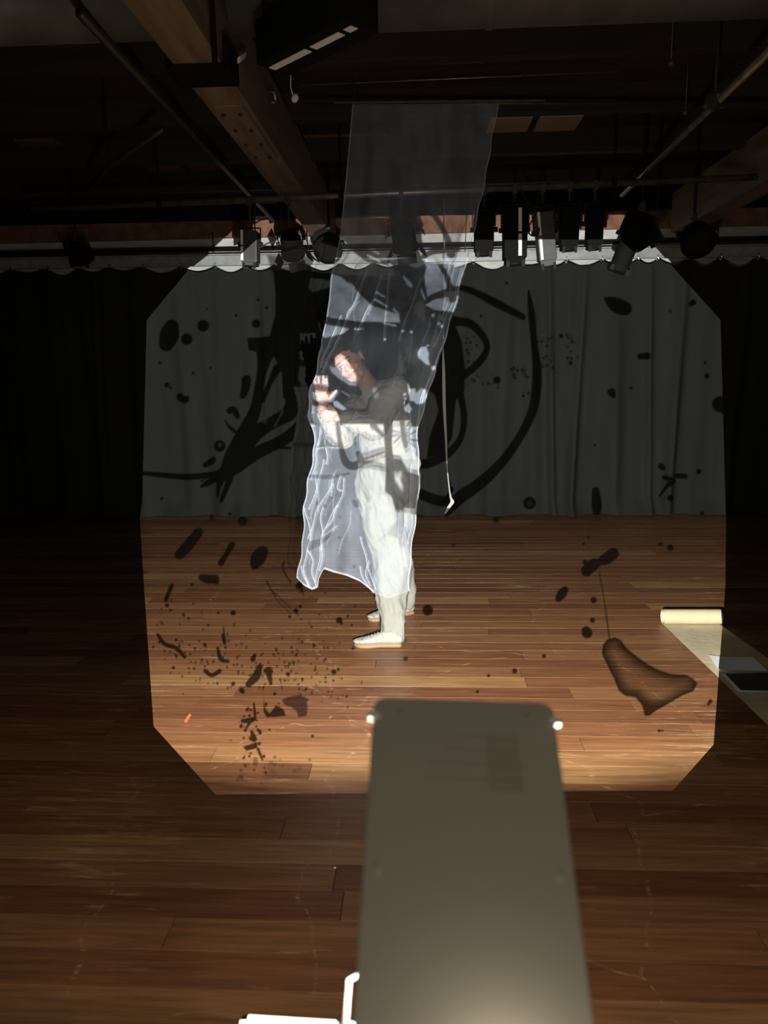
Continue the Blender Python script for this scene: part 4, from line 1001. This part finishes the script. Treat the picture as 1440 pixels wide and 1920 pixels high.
# face details
for s in (-1, 1):
    bm = bmesh.new(); bmesh.ops.create_uvsphere(bm, u_segments=16, v_segments=10, radius=.0095, matrix=Matrix.Translation(hp(s * .030, -.0735, .006)) @ Hm.to_4x4() @ Matrix.Diagonal((1.15, .55, .62, 1)))
    e = build('eye', bm, M['eye'], person, smooth=True)
    bm = bmesh.new(); bmesh.ops.create_uvsphere(bm, u_segments=12, v_segments=8, radius=.0056, matrix=Matrix.Translation(hp(s * .030 - .001, -.0775, .005)) @ Hm.to_4x4() @ Matrix.Diagonal((1, .5, 1, 1)))
    build('iris', bm, M['iris'], e, smooth=True)
    bm = bmesh.new(); tube(bm, smooth_pts([hp(s * .016, -.086, .026), hp(s * .030, -.087, .031), hp(s * .046, -.079, .026)], 4), [.0022] * 9, 8); build('eyebrow', bm, M['hair'], person, smooth=True)
    bm = bmesh.new(); tube(bm, smooth_pts([hp(s * .018, -.0785, .008), hp(s * .030, -.0825, .0135), hp(s * .042, -.0765, .009)], 4), [.0013] * 9, 6); build('eyelid', bm, M['hair'], person, smooth=True)
bm = bmesh.new()
tube(bm, smooth_pts([hp(-.021, -.082, -.051), hp(-.010, -.092, -.0475), hp(0, -.0935, -.049), hp(.010, -.092, -.0475), hp(.021, -.082, -.051)], 4), [.002] + [.0042] * 15 + [.002], 8)
tube(bm, smooth_pts([hp(-.019, -.082, -.053), hp(0, -.092, -.058), hp(.019, -.082, -.053)], 5), [.002] + [.0046] * 9 + [.002], 8); build('mouth', bm, M['lip'], person, smooth=True)
# hair: dark, pulled back, with a loose fall on the far side
bm = bmesh.new()
blob(bm, hp(0, .026, .040), (.084, .096, .092), Hm, 4); blob(bm, hp(0, .055, -.01), (.078, .070, .085), Hm, 4); blob(bm, hp(-.01, -.020, .092), (.062, .060, .030), Hm, 3)
limb(bm, [hp(-.068, .0, .04), hp(-.083, -.004, -.02), hp(-.080, .01, -.10), hp(-.062, .03, -.17)], [.026, .024, .024, .014]); blob(bm, hp(.02, .11, .05), (.045, .04, .045), Hm)
bm2 = bm
organic('hair', bm, .005, M['hair'], person, 3, disp=lambda c, n: .0035 * noise.noise(Vector((c.x * 55, c.y * 20, c.z * 22))) + .002 * noise.noise(c * 140))
# sweatshirt
def crease(amp, sc, st=(1, 1, 1)):
    return lambda c, n: amp * (noise.noise(Vector((c.x * st[0], c.y * st[1], c.z * st[2])) * sc) + .5 * (.5 - abs(noise.noise(Vector((c.x * st[0] + 7, c.y * st[1], c.z * st[2] + 3)) * sc * 1.7))))
bm = bmesh.new()
limb(bm, [J['chest'] + Vector((.005, .0, .04)), J['belly'], at(727, 842, 4.25)], [.135, .145, .150], flat=(1.05, .85, .8), sub=3)
limb(bm, [J['neck'] + Vector((.02, .02, -.055)), J['shN'] + Vector((-.01, 0, -.01))], [.075, .078]); limb(bm, [J['neck'] + Vector((0, .0, -.055)), J['shF']], [.07, .075])
limb(bm, [J['shN'] + Vector((0, 0, -.01)), J['elN'], J['wrN'].lerp(J['elN'], .15)], [.080, .078, .045]); limb(bm, [J['shF'], J['elF'], J['wrF'].lerp(J['elF'], .22)], [.078, .082, .045])
limb(bm, [at(622, 800, 4.02), at(645, 822, 4.06)], [.045, .06])
sw = organic('sweatshirt', bm, .0075, M['sweat'], person, 4, disp=crease(.020, 9, (1, 1, 1.3)))
for a, b in (('wrN', 'elN'), ('wrF', 'elF')):
    bm = bmesh.new(); p = J[a].lerp(J[b], .14 if a == 'wrN' else .2); d = (J[b] - J[a]).normalized(); rod(bm, p - d * .022, p + d * .022, .041, 24, .044); build('cuff', bm, M['sweat'], sw, smooth=True)
bm = bmesh.new(); nk = J['neck'] + Vector((.004, -.0, -.03)); dN = (hp(0, .03, -.06) - J['neck']).normalized()
bmesh.ops.create_cone(bm, cap_ends=False, segments=28, radius1=.082, radius2=.068, depth=.03, matrix=Matrix.Translation(nk) @ frame_of(dN).to_4x4()); build('collar', bm, M['sweat'], sw, smooth=True)
# trousers, wide in the leg, folds running down
bm = bmesh.new()
limb(bm, [at(724, 838, 4.25), at(727, 870, 4.27), at(727, 915, 4.27)], [.155, .185, .185], flat=(1, .82, .7), sub=3)
limb(bm, [at(706, 900, 4.17), at(722, 985, 4.14), at(735, 1055, 4.10), at(732, 1120, 4.07), anN + Vector((.005, 0, .03)), anN + Vector((.004, .0, -.035))], [.125, .118, .112, .095, .080, .076], flat=(1, .9, 1))
limb(bm, [at(750, 900, 4.34), at(742, 985, 4.42), at(742, 1050, 4.47), anF + Vector((.0, 0, .05)), anF + Vector((0, 0, -.02))], [.125, .105, .090, .076, .070], flat=(1, .9, 1))
limb(bm, [at(744, 1160, 4.06), at(745, 1185, 4.04)], [.06, .06])
tr_ = organic('trousers', bm, .0075, M['cream'], person, 4, disp=lambda c, n: .028 * noise.noise(Vector((c.x * 14, c.y * 8, c.z * 4.5))) + .014 * (.5 - abs(noise.noise(Vector((c.x * 26 + c.z * 9, c.y * 12, c.z * 9)))) * 2) * .6)
bm = bmesh.new(); tube(bm, [at(713 + 1.5 * k, 850 + 30 * k, 4.0 + .0 * k) for k in range(2)], .001, 5); bm.free()
# shoes
def shoe(toe, heel, label=None):
    d = (toe - heel); L_ = d.length; d.normalize(); side = Vector((0, 0, 1)).cross(d)
    t = empty('shoe', heel); t.parent = person
    def q(u, v, z): return d * u * L_ + side * v + Vector((0, 0, z))
    prof = [(.0, .030), (.05, .036), (.25, .034), (.45, .034), (.68, .046), (.85, .044), (.95, .032), (1.0, .012)]
    ol = [(u, w) for u, w in prof] + [(u, -w) for u, w in prof[::-1]]
    bm = bmesh.new(); extrude_poly(bm, [q(u, w * 1.1, .002) for u, w in ol], Vector((0, 0, .022))); bmesh.ops.bevel(bm, geom=[e for e in bm.edges], offset=.004, segments=2, affect='EDGES')
    build('sole', bm, M['gum'], t, smooth=True)
    bm = bmesh.new()
    for u, w, h in ((.06, .032, .052), (.15, .035, .068), (.25, .035, .075), (.36, .035, .070), (.48, .036, .058), (.60, .040, .046), (.72, .042, .036), (.83, .040, .028), (.92, .032, .022)):
        blob(bm, q(u, 0, .026 + h * .32), (L_ * .105, w, h * .62), Matrix((d, side, Vector((0, 0, 1)))).transposed())
    for v in list(bm.verts):
        if v.co.z < .024: v.co.z = .024
    organic('upper', bm, .005, M['shoe'], t, 9)
    bm = bmesh.new()
    for k in range(5):
        u = .42 + .065 * k; h = .026 + (.075 - .11 * (u - .36)) * .9
        tube(bm, smooth_pts([q(u, -.026, h - .016), q(u + .01, 0, h + .002), q(u - .005, .026, h - .016)], 3), .0026, 6)
    build('lace', bm, M['sweat'], t, smooth=True)
    return t
shoe(atz(664, 1212, 0), atz(753, 1211, 0)); shoe(atz(691, 1166, 0), atz(773, 1150, 0))

# ================================================================== HANGING CLOTH
cl = empty('organza_cloth', (0, 0, 0), label='long sheer white organza cloth hanging from the ceiling over the person', cat='cloth')
def hem(u):
    pts = [(0, 1083), (.05, 1098), (.12, 1106), (.17, 1102), (.20, 1085), (.235, 1067), (.32, 1073), (.45, 1080), (.56, 1090), (.68, 1112), (.8, 1122), (1, 1108)]
    for a, b in zip(pts, pts[1:]):
        if u <= b[0]: return a[1] + (b[1] - a[1]) * (u - a[0]) / (b[0] - a[0])
    return pts[-1][1]
def cloth_Y(u, v, py):
    tt = min(1, max(0, (py - 470) / 170)); base = 4.36 + (Y_CLOTH - 4.36) * (tt * tt * (3 - 2 * tt))
    if py > 820: base += .10 * min(1, (py - 820) / 120)
    a = .012 if py > 500 else .02
    return base + a * math.sin(u * 13 + v * 4) + .6 * a * math.sin(u * 31 - v * 9) + .010 * noise.noise(Vector((u * 6, v * 14, 2))) + .03 * (u - .5) * 0
def cloth_pt(u, v, dy=0):
    H = hem(u); py = 195 + (H - 195) * v; l, r = cl_lr(py); l += 1.6 * math.sin(py * .11) * (v > .5); r += 1.4 * math.sin(py * .09 + 1)
    return at(l + (r - l) * u, py, cloth_Y(u, v, py) + dy)
NU, NV = 90, 240
vs = [tuple(cloth_pt(i / NU, j / NV)) for j in range(NV + 1) for i in range(NU + 1)]
fs = [(j * (NU + 1) + i, j * (NU + 1) + i + 1, (j + 1) * (NU + 1) + i + 1, (j + 1) * (NU + 1) + i) for j in range(NV) for i in range(NU)]
me = bpy.data.meshes.new('sheer_panel'); me.from_pydata(vs, [], fs)
for p in me.polygons: p.use_smooth = True
link('sheer_panel', me, M['organza'], cl)
def px_uv(px, py):
    l, r = cl_lr(py); u = min(1, max(0, (px - l) / (r - l))); H = hem(u); return u, min(1, (py - 195) / (H - 195))
def strip(bm, pts, wpx, m=None):
    prev = None; P = smooth_pts([Vector((x, y, 0)) for x, y in pts], 6); n = len(P)
    for i, q in enumerate(P):
        u, v = px_uv(q.x, q.y); c = cloth_pt(u, v, -.006); l, r = cl_lr(q.y)
        w = wpx * s_ * (.55 + .45 * math.sin(i * 1.7) ** 2) * .5
        t = P[min(i + 1, n - 1)] - P[max(i - 1, 0)]; t.normalize()
        off = Vector((-t.y, 0, -t.x)) * w
        a, b = bm.verts.new(c - off), bm.verts.new(c + off + Vector((0, -.004, 0)))
        if prev: bm.faces.new((prev[0], prev[1], b, a))
        prev = (a, b)
bm = bmesh.new()
for side in (0, 1):
    prev = None
    for j in range(0, NV + 1, 2):
        v = j / NV; e = cloth_pt(side, v, -.003); i_ = cloth_pt(side + (.012 if side == 0 else -.012) * (1.0 if v > .3 else .6), v, -.006)
        a, b = bm.verts.new(e), bm.verts.new(i_)
        if prev: bm.faces.new((prev[0], prev[1], b, a))
        prev = (a, b)
prev = None
for i in range(int(NU * .69)):
    a, b = bm.verts.new(cloth_pt(i / NU, 1, -.004)), bm.verts.new(cloth_pt(i / NU, .9955, -.006))
    if prev: bm.faces.new((prev[0], prev[1], b, a))
    prev = (a, b)
build('rolled_hem', bm, M['organza_fold'], cl, label='denser white hem')
folds = [[(600, 800), (592, 860), (584, 900)], [(606, 860), (598, 900), (588, 930), (580, 955)], [(625, 905), (612, 925), (600, 945), (588, 975), (578, 1010)], [(571, 950), (578, 985), (583, 1010), (574, 1035), (570, 1065), (578, 1100)],
         [(646, 895), (641, 925), (632, 950), (622, 975), (608, 990), (603, 1010), (603, 1040), (600, 1070)], [(634, 945), (622, 965), (608, 990)], [(630, 985), (615, 998), (606, 1008), (602, 1030)], [(628, 888), (622, 905), (619, 930)],
         [(640, 890), (632, 915), (640, 920)], [(575, 1030), (585, 1050), (586, 1075), (592, 1100)], [(600, 1025), (597, 1060), (590, 1090)], [(565, 1060), (570, 1080), (578, 1102)], [(676, 1005), (682, 1030), (688, 1060), (698, 1085), (704, 1105)],
         [(690, 1050), (686, 1075), (694, 1098)], [(674, 1060), (680, 1082), (690, 1098), (700, 1112)], [(607, 950), (600, 975), (606, 1005)], [(612, 840), (614, 855), (610, 870)],
         [(672, 545), (665, 568), (652, 585), (648, 602), (640, 622), (628, 645), (612, 680), (602, 700)], [(688, 505), (672, 548), (660, 575), (650, 595)], [(692, 570), (680, 600), (668, 625)], [(700, 560), (684, 590), (678, 606)], [(640, 590), (625, 625), (610, 660), (600, 690)],
         [(730, 510), (725, 560), (722, 600), (718, 640)], [(716, 515), (700, 560), (690, 590)], [(745, 640), (760, 600), (775, 560), (790, 520)], [(865, 500), (858, 530), (850, 560), (838, 590), (828, 615), (812, 650)], [(850, 500), (846, 530), (840, 560), (828, 600)],
         [(842, 490), (835, 540), (830, 580)], [(868, 510), (862, 545), (852, 575), (843, 600)], [(828, 650), (818, 680), (806, 700), (798, 730), (790, 760)], [(815, 690), (800, 720), (786, 760), (782, 800)], [(806, 700), (812, 690), (822, 670)],
         [(765, 770), (772, 800), (770, 830), (775, 860)], [(772, 870), (768, 920), (772, 970), (765, 1020)], [(760, 960), (755, 1010), (758, 1060)], [(748, 960), (744, 1020), (752, 1075)], [(655, 790), (680, 788), (700, 788)], [(668, 770), (662, 786), (672, 778), (684, 782)], [(640, 800), (660, 790), (690, 786)],
         [(584, 720), (578, 750), (582, 785)], [(592, 715), (583, 745), (586, 775)], [(578, 770), (584, 790), (588, 800)], [(640, 840), (610, 838), (594, 842)]]
bm = bmesh.new()
for f in folds: strip(bm, f, 1.7)
build('thin_crease', bm, M['organza_fold'], cl, kind='stuff', smooth=True)
bm = bmesh.new(); random.seed(9)
for f in folds:
    strip(bm, [(x + 2, y + 1) for x, y in f], 5.5)
for _ in range(26):
    y0 = random.uniform(460, 1000); l, r = cl_lr(y0); x = random.uniform(l + 8, r - 8); pts = []
    for k in range(4): pts.append((x, y0)); x += random.uniform(-12, 4); y0 += random.uniform(16, 34); l, r = cl_lr(y0); x = min(r - 4, max(l + 4, x))
    strip(bm, pts, random.uniform(1.5, 5))
build('soft_crease', bm, M['organza_soft'], cl, kind='stuff', smooth=True)
# batten the cloth hangs from
bt0, bt1 = cloth_pt(0, 0) + Vector((-.10, 0, .012)), cloth_pt(1, 0) + Vector((.25, 0, .012))
bt = empty('cloth_batten', label='thin dark batten under the ceiling that the sheer cloth hangs from', cat='pipe')
bm = bmesh.new(); rod(bm, bt0, bt1, .009, 10); build('rod', bm, M['pipe_dark'], bt)
for t in (.1, .9):
    p = bt0.lerp(bt1, t); bm = bmesh.new(); rod(bm, p, Vector((p.x, p.y, 3.31)), .003, 6); build('hanging_wire', bm, M['pipe_dark'], bt)
